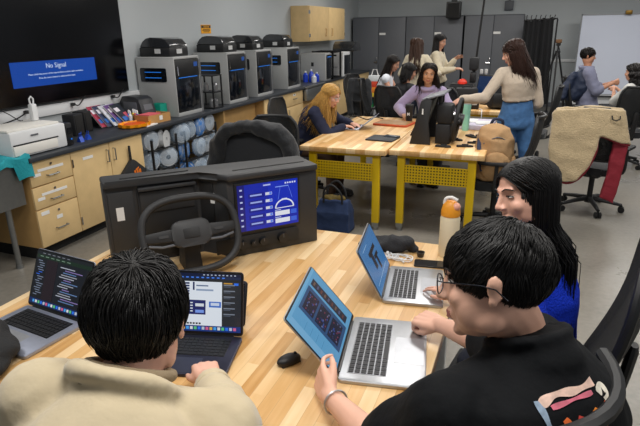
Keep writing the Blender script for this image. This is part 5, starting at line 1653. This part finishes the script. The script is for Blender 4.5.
def hair(J, colour, style, n=700, seed=1, length=.06, hang=None, line=None, width=.0045, puff=1.1, part=0.0, voxel=None, name='hair', curl=0.0, body=None, segs=None, endtaper=.25, bang=0.0, groups=None, fwdhang=None, gather=None, slack=((0, .03), (50, .03), (75, .02), (95, .008), (130, .016), (180, .02)), ease=0.0):
    q = random.Random(seed)
    hm = J['hm']; hs = J.get('hs', 1.0) * J['s']
    line = line or (HL_SHORT if style == 'short' else HL_LONG)
    mb = MB()
    g = hair_cap(mb, line, 1.03)
    nu, nv = len(g), len(g[0])
    T = lambda p: hm @ (p * hs)
    top = [[mb.bm.verts.new(T(p)) for p in row[1:]] for row in g]
    crown = mb.bm.verts.new(T(g[0][0]))
    inner = [[mb.bm.verts.new(T(CC + (p - CC) * .93)) for p in row[-1:]] for row in g]
    for i in range(nu):
        a, b = top[i], top[(i + 1) % nu]
        mb.bm.faces.new((crown, b[0], a[0]))
        for j in range(len(a) - 1):
            mb.bm.faces.new((a[j], b[j], b[j + 1], a[j + 1]))
        mb.bm.faces.new((a[-1], b[-1], inner[(i + 1) % nu][0], inner[i][0]))
    whorl = scalp((.15, -.45, .9))
    down = hm.to_3x3().inverted() @ V((0, 0, -1))
    R3 = hm.to_3x3()
    k = 0
    tries = 0
    while k < n and tries < n * 30:
        tries += 1
        d = V((q.gauss(0, 1), q.gauss(0, 1), q.gauss(0, 1)))
        if d.length < .1: continue
        p = scalp(d, 1.02)
        if not in_hair(p, line): continue
        k += 1
        lay = q.random()
        pts = [p.copy()]
        if style == 'short':
            L = length * q.uniform(.75, 1.2)
            st = 6
            lift = lerp(1.03, puff, lay)
            pos = p.copy()
            jit = V((q.gauss(0, 1), q.gauss(0, 1), q.gauss(0, 1))) * .1 + noise.noise_vector(p * 24 + V((seed, 0, 0))) * .75
            lift *= 1 + .07 * noise.noise(p * 30 + V((0, seed, 3)))
            for i in range(st):
                nrm = V(((pos.x - CC.x) / CR.x ** 2, (pos.y - CC.y) / CR.y ** 2, (pos.z - CC.z) / CR.z ** 2)).normalized()
                fl = (pos - whorl).normalized() * 1.0 + V((0, bang if pos.y > 0 else 0, -.55)) + jit
                if pos.z < -.03: fl = fl + V((0, 0, -1.2))
                fl = (fl - nrm * fl.dot(nrm)).normalized()
                pos = pos + fl * (L / st)
                rel = pos - CC
                kk = math.sqrt((rel.x / CR.x) ** 2 + (rel.y / CR.y) ** 2 + (rel.z / CR.z) ** 2)
                tgt = lerp(1.02, lift, min(1, (i + 1) / 3))
                if kk > 0 and (pos.z > -.075 or kk < 1.03):
                    pos = CC + rel * (tgt / kk)
                pts.append(pos.copy())
                az_ = abs(math.degrees(math.atan2(pos.x, pos.y)))
                if pos.z < interp(az_, line) - interp(az_, slack) * (.55 + .9 * lay): break
            w0 = width * q.uniform(.7, 1.25)
            rr = [w0 * .7, w0, w0, w0 * .9, w0 * .75, w0 * .5, w0 * .15][:len(pts)]; rr[-1] = w0 * .15
            mb.tube([T(v) for v in pts], [r * hs for r in rr], 3, flat=.7)
        else:
            L = length * q.uniform(.82, 1.05)
            st = segs or 14
            step = L / st
            lift = lerp(1.03, puff, lay)
            pos = p.copy()
            side = 1 if pos.x > part else -1
            hv = hang(side, pos, q) if hang else V((0, 0, -1))
            hv = R3.inverted() @ V(hv)
            jit = V((q.gauss(0, 1), q.gauss(0, 1), q.gauss(0, 1))) * .08
            ph = q.random() * 6.28
            free = False
            gj = V((q.gauss(0, .012), q.gauss(0, .03), q.gauss(0, .02)))
            for i in range(st):
                rel = pos - CC
                nrm = V((rel.x / CR.x ** 2, rel.y / CR.y ** 2, rel.z / CR.z ** 2)).normalized()
                below = rel.z < -.02 or free
                if not below:
                    fl = V((side * .9, (-.35 if pos.y < .05 else -.2) * (1 - ease * .8), -.55)) + jit
                    fl = (fl - nrm * fl.dot(nrm)).normalized()
                    pos = pos + fl * step
                    rel = pos - CC
                    kk = math.sqrt((rel.x / CR.x) ** 2 + (rel.y / CR.y) ** 2 + (rel.z / CR.z) ** 2)
                    tgt = lerp(1.02, lift, min(1, (i + 1) / 3))
                    pos = CC + rel * (tgt / kk)
                else:
                    free = True
                    if gather and pos.z > -.115:
                        hv = down + V((0, -.10, 0)); jit = jit * .3
                    elif gather:
                        wp = T(pos)
                        tgt_ = V(gather[0]) + gj
                        dv = tgt_ - wp; dv.z = min(dv.z, -.7 * math.hypot(dv.x, dv.y))
                        hv = R3.inverted() @ (dv.normalized().lerp(V(gather[1]), .25) if wp.z > tgt_.z + .02 else V(gather[1]))
                        jit = jit * 0
                    dd = ((hv if not ease else down.lerp(hv, min(1, max(0, i / st - .28) / (ease * .45)))) + jit * .6).normalized()
                    pos = pos + dd * step
                    if curl:
                        pos = pos + V((math.sin(i * .9 + ph), math.cos(i * .9 + ph), 0)) * curl
                pts.append(pos.copy())
            w0 = width * q.uniform(.8, 1.3)
            m_ = len(pts)
            rr = [w0 * (1 if i < m_ * .6 else lerp(1, endtaper, (i - m_ * .6) / (m_ * .4))) for i in range(m_)]
            mb.tube([T(v) for v in pts], [r * hs for r in rr], 3 if n > 900 else 4, flat=.6)
    if J.get('female'):
        hi = hm.inverted()
        for v in mb.bm.verts:
            p = hi @ v.co
            if p.z > .04 * hs:
                p.z = .04 * hs + (p.z - .04 * hs) * .86
                v.co = hm @ p
    for v in mb.bm.verts:
        v.co -= J['base']
    return mb.build(name, hairmat(colour), J['o'], smooth=True, ang=180)
def collar_tube(r, rise, off, w=.085, d=.08, tilt=.014, nape=False):
    def f(mb, J):
        s = J['s']; up = J['up']; c = J['neck'] + up * rise; r3 = J['rsh']; fw_ = J['fwd']
        pts = [c + r3 * math.cos(a) * w * s + fw_ * (math.sin(a) * d * s - .012) + up * (tilt * -math.sin(a)) for a in [2 * PI * k / 24 for k in range(24)]]
        mb.tube(pts, r, 10, closed=True)
        if nape:
            mb.ell(c - fw_ * .05 * s - up * .02, (.07 * s, .07 * s, .045 * s))
    return f
PALM = (0, 0, -1)
FLAT = (14, 18, 12); CURL = (30, 40, 28); FIST = (68, 88, 50)

# man in beige, seen from behind at lower left ------------------------------
J = dict(s=1.03, pelvis=(-.56, .34, .68), neck=(-.632, .645, 1.155), head=(-.664, .725, 1.247), look=(-.44, .82, -.34), rsh=(.985, .14, -.06), rhip=(.97, .2, 0),
         wr=(-.765, 1.075, .852), wl=(-1.03, 1.02, .83), pole_r=(.8, -.35, -.5), pole_l=(-.7, 0, -.5), dsr=(-.02, .05, -.01), dsl=(.01, .0, .03), hs=1.0, hup=(-.1, .12, 1),
         hand_r=((-.62, .76, -.16), (.05, .0, -1), ((24, 34, 22), (20, 30, 20), (22, 32, 22), (28, 36, 24)), 4, (.2, .1)), hand_l=((.0, 1, -.1), PALM, CURL),
         kl=(-.85, .62, .56), kr=(-.5, .8, .56), al=(-.85, .62, .12), ar=(-.55, .85, .12), hunch=.09)
p = person('person in a beige overshirt seen from behind typing on the dark laptop', J, 'dcaa94', .0048)
beige = mat('beige overshirt', 'c2b394', .85, nz=(10, .03), bump=(26, .25, .012), sheen=.3)
top(J, 'overshirt', beige, off=.02, hem=-.1, sleeve=1.78, cuff=.02, shoulder=.004, loose=.012, voxel=.008, amp=.011, freq=9, seed=3, parts=collar_tube(.018, .01, 0, .094, .092, .022, True))
up = J['up']; sea = MB()
inner = MB(); c = J['neck'] + up * .034
inner.tube([c + J['rsh'] * math.cos(a) * .076 + J['fwd'] * (math.sin(a) * .072 - .01) for a in [2 * PI * k / 24 for k in range(24)]], .0125, 10, closed=True)
wear(J, 'shirt_collar', inner, mat('inner collar', '8d7c62', .85, bump=(60, .3)), .006, 3, .003, 14, 2)
cb = MB(); d = (J['wr'] - J['er']).normalized(); cc = J['er'].lerp(J['wr'], .72)
cb.tube([cc, cc + d * .035], [.052, .048], 20)
wear(J, 'cuff', cb, beige, .006, 2, .003, 12, 1)
legs(J, mat('dark trousers', '23252b', .85, bump=(80, .3)))
hair(J, '0c0a09', 'short', n=8000, seed=3, length=.07, puff=1.22, width=.0019)

# man in black t-shirt, profile at lower right ------------------------------
J = dict(s=1.03, pelvis=(.1, .93, .66), neck=(.04, .99, 1.2), head=(-.026, .99, 1.316), look=(-1, .05, -.16), hup=(0, .3, 1), rsh=(.72, .7, .0), rhip=(.45, .9, 0),
         wl=(-.43, 1.155, .822), wr=(-.205, 1.605, .838), pole_l=(.3, -.5, -.75), pole_r=(.5, .4, -.7), dsl=(.0, .0, -.04), dsr=(-.1, .06, -.045), hs=.95,
         hand_l=((-.62, .78, .08), (.75, .55, -.35), ((20, 30, 20), (30, 40, 25), (38, 45, 30), (44, 50, 30)), 2, (.1, 0)), hand_r=((-.86, .46, -.1), (.12, .3, -.95), FIST, 0, (.75, .6)),
         kl=(-.15, .95, .58), kr=(-.05, 1.2, .58), al=(-.1, .95, .12), ar=(0, 1.25, .12), hunch=.08, jaw=1.06)
p = person('person in a black t-shirt and glasses in profile before the large silver laptop', J, 'dfae96', .0045, lid=.5)
tee = mat('black tee', '0d0f12', .85, bump=(30, .25, .012), spec=.2)
shirt = top(J, 't_shirt', tee, off=.016, hem=-.12, sleeve=.8, shoulder=.01, loose=.014, voxel=.008, amp=.01, freq=8, seed=5, parts=collar_tube(.011, .012, 0, .074, .07, .026, True))
legs(J, mat('black trousers', '1a1b1f', .85, bump=(80, .3)))
hair(J, '0b0a0a', 'short', n=8000, seed=8, length=.056, puff=1.09, width=.0019, bang=.4,
     line=[(0, .05), (35, .044), (58, .016), (74, -.02), (84, -.034), (92, .01), (108, .006), (122, -.045), (145, -.095), (180, -.11)])
def glasses(J, m):
    hm = J['hm']; s = J['s']; T = lambda *v: hm @ (V(v) * s) - J['base']
    mb = MB()
    for q in (-1, 1):
        mb.tube([T(q * .034 + .024 * math.cos(a), .095 - abs(.024 * math.cos(a)) * .12, -.004 + .019 * math.sin(a)) for a in [2 * PI * k / 22 for k in range(22)]], .0013, 6, closed=True)
        mb.tube([T(q * .058, .09, .004), T(q * .074, .075, .004), T(q * .08, .01, .0), T(q * .083, -.015, -.006), T(q * .082, -.035, -.025)], .0014, 6)
    mb.tube([T(-.011, .096, 0), T(0, .1, .003), T(.011, .096, 0)], .0013, 6)
    o = mb.build('eyeglasses', m, J['o'])
    for q in (-1, 1):
        MB().loft([[T(q * .034 + .0235 * math.cos(a), .0945 + dy, -.004 + .0185 * math.sin(a)) for a in [2 * PI * k / 22 for k in range(22)]] for dy in (0, .001)]).build('lens', mat('clear lens', 'e8f0f8', .05, alpha=.12), o)
    return o
glasses(J, mat('dark metal rim', '2a2c32', .3, .8))
w = J['wl']; d = (J['el'] - J['wl']).normalized(); c = w + d * .045
a = d.cross(V((0, 0, 1))).normalized(); b = d.cross(a)
MB().tube([c + (a * math.cos(t) + b * math.sin(t)) * .0335 - J['base'] for t in [2 * PI * k / 24 for k in range(24)]], .0032, 6, closed=True).build('bracelet', M_['silver'], J['o'])
# printed marks on the back of the t-shirt, laid on the cloth
from mathutils.bvhtree import BVHTree
def print_on(J, shirt, strokes, centre_t, off_r):
    me = shirt.data
    bv = BVHTree.FromPolygons([v.co for v in me.vertices], [tuple(p.vertices) for p in me.polygons])
    pel, nk = J['pelvis'], J['neck']
    base = pel.lerp(nk, centre_t) - J['base']
    r, f = J['rsh'], J['fwd']; up_ = J['up']
    for nm, hh, pts, wd in strokes:
        mb = MB(); rows = []
        path = smooth_path([(x, z, 0) for x, z in pts], 6)
        for i, q in enumerate(path):
            t = (path[min(i + 1, len(path) - 1)] - path[max(i - 1, 0)]).normalized()
            n = V((-t.y, t.x, 0)); wv = wd * .42 * (.85 + .25 * math.sin(i * .8))
            row = []
            for sd in (-1, -.33, .33, 1):
                e = q * .44 + n * wv * sd
                o = base + r * (e.x + off_r) + up_ * e.y - f * .6
                hit = bv.ray_cast(o, f)
                if hit[0] is None:
                    row = None; break
                row.append(hit[0] - f * .0025)
            if row: rows.append(row)
        if len(rows) < 2: continue
        vs = [[mb.bm.verts.new(v) for v in rw] for rw in rows]
        for a, b in zip(vs, vs[1:]):
            for k in range(3):
                mb.bm.faces.new((a[k], a[k + 1], b[k + 1], b[k]))
        mb.build(nm, mat('print ' + hh, hh, .8, nz=(60, .3)), shirt)
print_on(J, shirt, [
    ('print_stroke', 'd8b8a8', [(-.13, .1), (-.06, .125), (.03, .13), (.12, .14)], .014),
    ('print_stroke', 'c9677a', [(-.1, .088), (0, .105), (.09, .112)], .008),
    ('print_stroke', '8fa3b8', [(-.14, .11), (-.135, .03), (-.12, -.06), (-.1, -.15)], .014),
    ('print_stroke', 'e06a2c', [(-.07, .05), (-.04, -.0), (.0, -.07)], .014),
    ('print_stroke', 'd8463a', [(.0, .05), (-.03, -.01), (-.07, -.06)], .012),
    ('print_stroke', 'e8862c', [(.06, .06), (.09, .01), (.1, -.05)], .017),
    ('print_stroke', 'd85a30', [(.14, .07), (.11, .02), (.07, -.05)], .012),
    ('print_stroke', 'd9d3c4', [(.12, .1), (.15, .12), (.17, .09), (.14, .07)], .014),
    ('print_stroke', 'b5452e', [(-.1, -.15), (-.06, -.13), (-.04, -.16)], .015)], .82, -.02)

# woman in blue sweater -----------------------------------------------------
J = dict(s=.97, female=True, pelvis=(.1, 1.65, .66), neck=(.04, 1.6, 1.15), head=(.022, 1.565, 1.335), look=(-.80, -.56, -.12), hup=(.1, .38, 1), ears=False, rsh=(.15, .98, 0), rhip=(.3, .95, 0),
         wr=(-.175, 1.865, .822), wl=(.0, 1.5, .71), pole_r=(.3, .5, -.8), pole_l=(.3, -.4, -.8), hand_r=((-.8, .58, -.04), (0, 0, -1), ((10, 16, 10), (10, 16, 10), (12, 18, 12), (14, 20, 12)), 5, (.1, 0)), hand_l=((-.8, .3, -.1), PALM, CURL),
         kl=(-.08, 1.55, .58), kr=(-.08, 1.8, .58), al=(0, 1.55, .12), ar=(0, 1.8, .12), hunch=.06, hs=.92, jaw=.9)
person('person in a bright blue sweater with long black hair looking down at left', J, 'dba892', .0045, lid=.34)
top(J, 'sweater', mat('royal blue knit', '0f30b4', .9, nz=(80, .1), bump=(160, .8, .006), spec=.2), off=.016, hem=-.1, sleeve=1.93, cuff=.012, loose=.008, shoulder=.002, voxel=.008, amp=.008, freq=9, seed=7, parts=collar_tube(.014, .004, 0, .074, .07))
legs(J, mat('dark jeans', '1c2130', .85, bump=(90, .3)))
def hg(side, pos, q):
    return (.62 + .16 * q.random(), .0 + .14 * q.random(), -1)
hair(J, '080708', 'long', n=4200, seed=5, length=.82, hang=hg, puff=1.09, width=.0022, gather=((.175, 1.6, 1.15), (.06, .0, -1)), line=[(0, .072), (22, .064), (38, .04), (50, .005), (60, -.03), (75, -.03), (88, -.07), (105, -.1), (180, -.11)], part=.0, segs=26)

# blonde woman at yellow bench ----------------------------------------------
J = dict(s=.94, female=True, pelvis=(-2.22, 5.36, .57), neck=(-1.99, 5.24, 1.03), head=(-1.885, 5.22, 1.145), look=(.86, -.1, -.38), rsh=(-.1, -1, 0),
         wr=(-1.775, 5.33, .815), wl=(-1.75, 5.5, .815), pole_r=(-.3, -.6, -.3), pole_l=(-.2, .7, -.3), hand_r=((.85, .4, -.1), PALM, CURL), hand_l=((.9, -.2, -.1), PALM, CURL),
         kl=(-1.9, 5.5, .52), kr=(-1.9, 5.25, .52), al=(-1.9, 5.5, .1), ar=(-1.9, 5.25, .1), hunch=.12, hs=1.05)
person('person with long blonde hair and glasses in a navy sweater at the yellow bench', J, 'd8a48e', .0075)
top(J, 'sweatshirt', mat('navy sweatshirt', '161d38', .85, bump=(30, .3, .01)), off=.018, hem=-.1, sleeve=1.94, loose=.012, shoulder=.008, voxel=.01, amp=.012, freq=9, seed=9, parts=collar_tube(.016, .004, 0, .075, .07))
legs(J, mat('brown trousers', '4a3526', .85))
def hg(side, pos, q):
    return ((-.35 if side < 0 else .05) + .3 * q.random() - .1, (-.1 - .1 * q.random()) if side < 0 else .1, -1)
hair(J, 'bd9350', 'long', n=1500, seed=6, length=.42, hang=lambda s_, p_, q: (-1.0 + 1.1 * q.random(), -.12 + .2 * q.random(), -1), puff=1.2, width=.004, curl=.004)
glasses(J, M_['silver'])

# woman in lavender hoodie --------------------------------------------------
J = dict(s=.95, female=True, pelvis=(-1.06, 6.62, .62), neck=(-1.12, 6.46, 1.13), head=(-1.105, 6.41, 1.285), look=(.2, -1, -.16), hup=(.12, 0, 1), rsh=(-1, -.12, 0),
         wr=(-1.33, 6.2, .83), wl=(-.95, 6.16, .83), pole_r=(-.7, .2, -.4), pole_l=(.7, .2, -.4), hand_r=((.3, -.9, -.1), PALM, CURL), hand_l=((-.3, -.9, -.1), PALM, CURL), hs=1.05)
person('person in a lavender hoodie with dark curly hair smiling behind the steering prototype', J, 'c4906c', .0075)
top(J, 'hoodie', mat('lavender fleece', '9d8fb0', .9, bump=(30, .3, .01), sheen=.3), off=.018, hem=-.1, sleeve=1.94, loose=.012, shoulder=.008, voxel=.01, amp=.013, freq=9, seed=11, parts=collar_tube(.03, .0, 0, .09, .085))
legs(J, mat('grey leggings', '3a3a40', .85))
hair(J, '1a100c', 'long', n=900, seed=7, length=.3, hang=lambda s_, p_, q: (s_ * -.3 * q.random(), .12, -1), puff=1.22, width=.005, curl=.005, line=[(0, .075), (30, .07), (50, .05), (70, .02), (88, -.03), (110, -.08), (180, -.1)])

# woman in black, from behind ----------------------------------------------
J = dict(s=.94, female=True, pelvis=(-1.6, 7.3, .57), neck=(-1.56, 7.3, 1.08), head=(-1.525, 7.33, 1.235), look=(.8, .45, -.3), rsh=(.75, -.66, 0),
         wr=(-1.12, 7.35, .83), wl=(-1.2, 7.6, .83), hand_r=((.9, .3, 0), PALM, CURL), hand_l=((.9, 0, 0), PALM, CURL), pole_r=(.2, -.6, -.6), pole_l=(-.2, .6, -.6))
person('person in a black top with tied dark hair seen from behind the lavender hoodie', J, 'c08e74', .009)
top(J, 't_shirt', mat('black cotton', '14151a', .85), off=.02, hem=-.1, sleeve=.8, voxel=.011, amp=.008, seed=12)
legs(J, mat('black jeans', '1b1c20', .85))
hair(J, '120e0d', 'long', n=420, seed=9, length=.16, hang=lambda s_, p_, q: (-.2, -.35, -1), puff=1.2, width=.008)

# woman in white sleeveless top ---------------------------------------------
J = dict(s=.95, female=True, pelvis=(-2.05, 7.95, .57), neck=(-1.96, 7.9, 1.15), head=(-1.885, 7.9, 1.305), look=(.95, -.1, -.42), rsh=(.05, -1, 0),
         wr=(-1.6, 7.75, .84), wl=(-1.6, 8.0, .84), hand_r=((.9, .1, 0), PALM, CURL), hand_l=((.9, 0, 0), PALM, CURL), pole_r=(-.3, -.3, -.8), pole_l=(-.3, .3, -.8))
person('person in a white sleeveless top with long dark hair beside the lockers', J, 'c6937a', .009)
top(J, 'sleeveless_top', mat('white cotton', 'd2d6de', .85), off=.016, hem=-.1, sleeve=.06, voxel=.011, amp=.008, seed=13, neckend=.93)
legs(J, mat('grey jeans', '3c4250', .85))
hair(J, '17110f', 'long', n=450, seed=10, length=.42, hang=lambda s_, p_, q: (-.28 - .1 * q.random(), .0, -1), puff=1.18, width=.008)

# two women standing by the lockers -----------------------------------------
cream = mat('cream sweater', 'cfc4ab', .9, bump=(60, .4), sheen=.3)
J = dict(s=.97, female=True, pelvis=(-1.72, 8.85, .92), neck=(-1.72, 8.83, 1.385), head=(-1.735, 8.86, 1.525), look=(.35, .93, -.15), rsh=(.95, -.25, 0),
         wr=(-1.38, 9.05, 1.08), wl=(-1.85, 9.12, 1.05), hand_r=((.3, .9, 0), PALM, CURL), hand_l=((.5, .8, 0), PALM, CURL), pole_r=(.6, -.3, -.7), pole_l=(-.6, -.3, -.6),
         kl=(-1.8, 8.87, .49), kr=(-1.63, 8.85, .49), al=(-1.81, 8.83, .1), ar=(-1.62, 8.82, .1), foot=(.2, 1, 0))
person('person in a cream sweater with long brown hair standing with back turned', J, 'c6937a', .009)
top(J, 'sweater', cream, off=.016, hem=-.05, sleeve=1.94, loose=.01, shoulder=.004, voxel=.011, amp=.01, seed=14)
legs(J, mat('dark blue jeans', '252c40', .85))
hair(J, '3a2418', 'long', n=450, seed=11, length=.5, hang=lambda s_, p_, q: (.05, -.22, -1), puff=1.35, width=.009)
J = dict(s=.98, female=True, pelvis=(-1.44, 9.3, .94), neck=(-1.47, 9.28, 1.42), head=(-1.44, 9.28, 1.575), look=(.93, -.25, -.28), rsh=(-.1, -1, 0),
         wr=(-1.13, 9.0, 1.16), wl=(-1.18, 9.3, 1.3), hand_r=((.95, .1, 0), (0, .3, -1), CURL), hand_l=((.85, -.1, .35), (.2, -.8, -.5), FLAT, 8), pole_r=(-.2, -.3, -.8), pole_l=(-.2, .2, -.9),
         kl=(-1.43, 9.38, .5), kr=(-1.43, 9.2, .5), al=(-1.45, 9.38, .1), ar=(-1.45, 9.2, .1), foot=(1, 0, 0))
person('person in a cream jacket with long black hair gesturing with raised hand', J, 'c6937a', .0085)
top(J, 'jacket', cream, off=.018, hem=-.08, sleeve=1.9, loose=.01, shoulder=.006, voxel=.011, amp=.01, seed=15)
legs(J, mat('black slacks', '1c1c22', .85))
hair(J, '100c0c', 'long', n=450, seed=12, length=.55, hang=lambda s_, p_, q: (.02 - .1 * q.random(), -.12, -1), puff=1.18, width=.008)

# woman leaning on the prototype's wheel ------------------------------------
J = dict(s=.98, female=True, pelvis=(-.09, 5.56, .94), neck=(-.115, 5.53, 1.425), head=(-.175, 5.5, 1.562), look=(-.93, -.12, -.4), rsh=(.93, .34, 0), rhip=(.9, .35, 0),
         wl=(-.585, 5.2, 1.145), wr=(-.02, 5.8, 1.02), pole_l=(.1, .1, -1), pole_r=(.5, -.6, -.6), hand_l=((-.75, -.3, -.5), (-.3, .1, -.9), CURL, 3, (.3, 0)), hand_r=((-.3, .8, -.4), PALM, CURL),
         kl=(-.14, 5.6, .5), kr=(.05, 5.62, .5), al=(-.15, 5.56, .1), ar=(.06, 5.57, .1), foot=(-.4, .9, 0), hs=1.03)
person('person in a cropped oatmeal sweater and blue jeans reaching for the prototype wheel', J, 'd3a08a', .0068)
top(J, 'sweater', mat('oatmeal knit', 'b3a594', .9, nz=(60, .06), bump=(120, .6, .005), sheen=.3), off=.012, hem=.37, sleeve=1.95, loose=.012, shoulder=.002, voxel=.009, amp=.009, freq=9, seed=16, parts=collar_tube(.012, .002, 0, .072, .07))
legs(J, mat('blue denim', '426d9f', .85, nz=(22, .22), bump=(100, .3)), rise=.36, off=.008, flare=.02)
hair(J, '2c1811', 'long', n=1500, seed=13, length=.36, hang=lambda s_, p_, q: (.25 + .22 * q.random(), .02, -1), puff=1.12, width=.004, line=[(0, .05), (30, .044), (55, .02), (75, -.02), (92, -.05), (110, -.08), (180, -.1)])

# man by the whiteboard ------------------------------------------------------
J = dict(s=.98, pelvis=(.86, 9.0, .57), neck=(.77, 9.0, 1.2), head=(.76, 9.0, 1.362), look=(1, .02, -.1), rsh=(.05, -1, 0),
         wr=(1.13, 8.85, 1.0), wl=(1.13, 8.98, .99), hand_r=((.8, .45, 0), (-.3, .9, -.2), FIST), hand_l=((.8, -.4, 0), (-.3, -.9, -.2), FIST), pole_r=(-.2, -.2, -.9), pole_l=(-.2, .2, -.9), hs=.98)
person('person in a grey hooded top seated sideways before the whiteboard', J, 'b98468', .008)
top(J, 'hoodie', mat('grey lavender fleece', '7c7f96', .9, bump=(40, .3)), off=.026, hem=-.1, sleeve=1.4, loose=.015, shoulder=.01, voxel=.01, amp=.01, seed=17, parts=collar_tube(.026, .0, 0, .09, .088))
legs(J, mat('charcoal trousers', '2a2c32', .85))
hair(J, '15100e', 'short', n=1200, seed=14, length=.06, puff=1.12, width=.004)

# person with wavy bun at the right edge -------------------------------------
J = dict(s=.95, female=True, pelvis=(1.2, 7.95, .57), neck=(1.24, 7.98, 1.07), head=(1.225, 8.0, 1.215), look=(-.9, .4, -.1), rsh=(.35, .94, 0),
         wr=(1.1, 8.35, .98), wl=(1.06, 8.2, .97), hand_r=((-.5, .85, .1), PALM, CURL), hand_l=((-.4, .9, .1), (.9, .3, -.3), CURL), pole_r=(.5, .3, -.8), pole_l=(-.2, -.5, -.8))
person('person with dark wavy hair and pale grey top in chair at right edge', J, 'c6937a', .009)
top(J, 'blouse', mat('pale grey cotton', 'bcbcb8', .85), off=.024, hem=-.1, sleeve=.9, voxel=.011, amp=.01, seed=18)
legs(J, mat('blue grey trousers', '333a4a', .85))
hair(J, '140f0e', 'long', n=420, seed=15, length=.2, hang=lambda s_, p_, q: (.1, -.25, -1), puff=1.25, width=.009, curl=.01)
# ------------------------------------------------------------------ camera, light
cam = bpy.data.cameras.new('camera')
co = bpy.data.objects.new('camera', cam)
col.objects.link(co)
cam.sensor_width = 36
cam.lens = 36 * 533 / 640
cam.clip_start = .05
pi_, ro_, ya_ = R(19.0), R(.8), R(21.2)
fw = V((-math.sin(ya_) * math.cos(pi_), math.cos(ya_) * math.cos(pi_), -math.sin(pi_)))
rt = V((math.cos(ya_), math.sin(ya_), 0))
up = rt.cross(fw)
r2 = rt * math.cos(ro_) - up * math.sin(ro_)
u2 = rt * math.sin(ro_) + up * math.cos(ro_)
mt = MX((r2, u2, -fw)).transposed().to_4x4()
mt.translation = V((0, 0, 1.78))
co.matrix_world = mt
sc.camera = co
def lamp(x, y, e, sx=1.2, sy=.6):
    l = bpy.data.lights.new('ceiling_lamp', 'AREA')
    l.shape = 'RECTANGLE'; l.size = sx; l.size_y = sy; l.energy = e; l.color = (1, .97, .93)
    o = bpy.data.objects.new('ceiling_lamp', l)
    col.objects.link(o)
    o.location = (x, y, 3.08)
for x, y, e in ((-2.6, 1.0, 36), (-.4, 1.0, 60), (1.8, 1.0, 34), (-2.6, 4.2, 44), (-.4, 4.2, 68), (1.8, 4.2, 54), (-2.4, 7.4, 44), (-.2, 7.4, 54), (2.0, 7.4, 54), (-2.4, 10.6, 44), (-.2, 10.6, 50), (2.2, 10.6, 60)):
    lamp(x, y, e)
w = bpy.data.worlds.new('world')
sc.world = w
w.use_nodes = True
w.node_tree.nodes['Background'].inputs['Color'].default_value = (.62, .66, .72, 1)
w.node_tree.nodes['Background'].inputs['Strength'].default_value = .35
sc.view_settings.view_transform = 'Standard'
sc.view_settings.look = 'None'
sc.view_settings.gamma = 1
sc.view_settings.use_curve_mapping = False
sc.view_settings.exposure = -0.42
sc.cycles.use_denoising = True
sc.cycles.max_bounces = 6
sc.cycles.transparent_max_bounces = 16
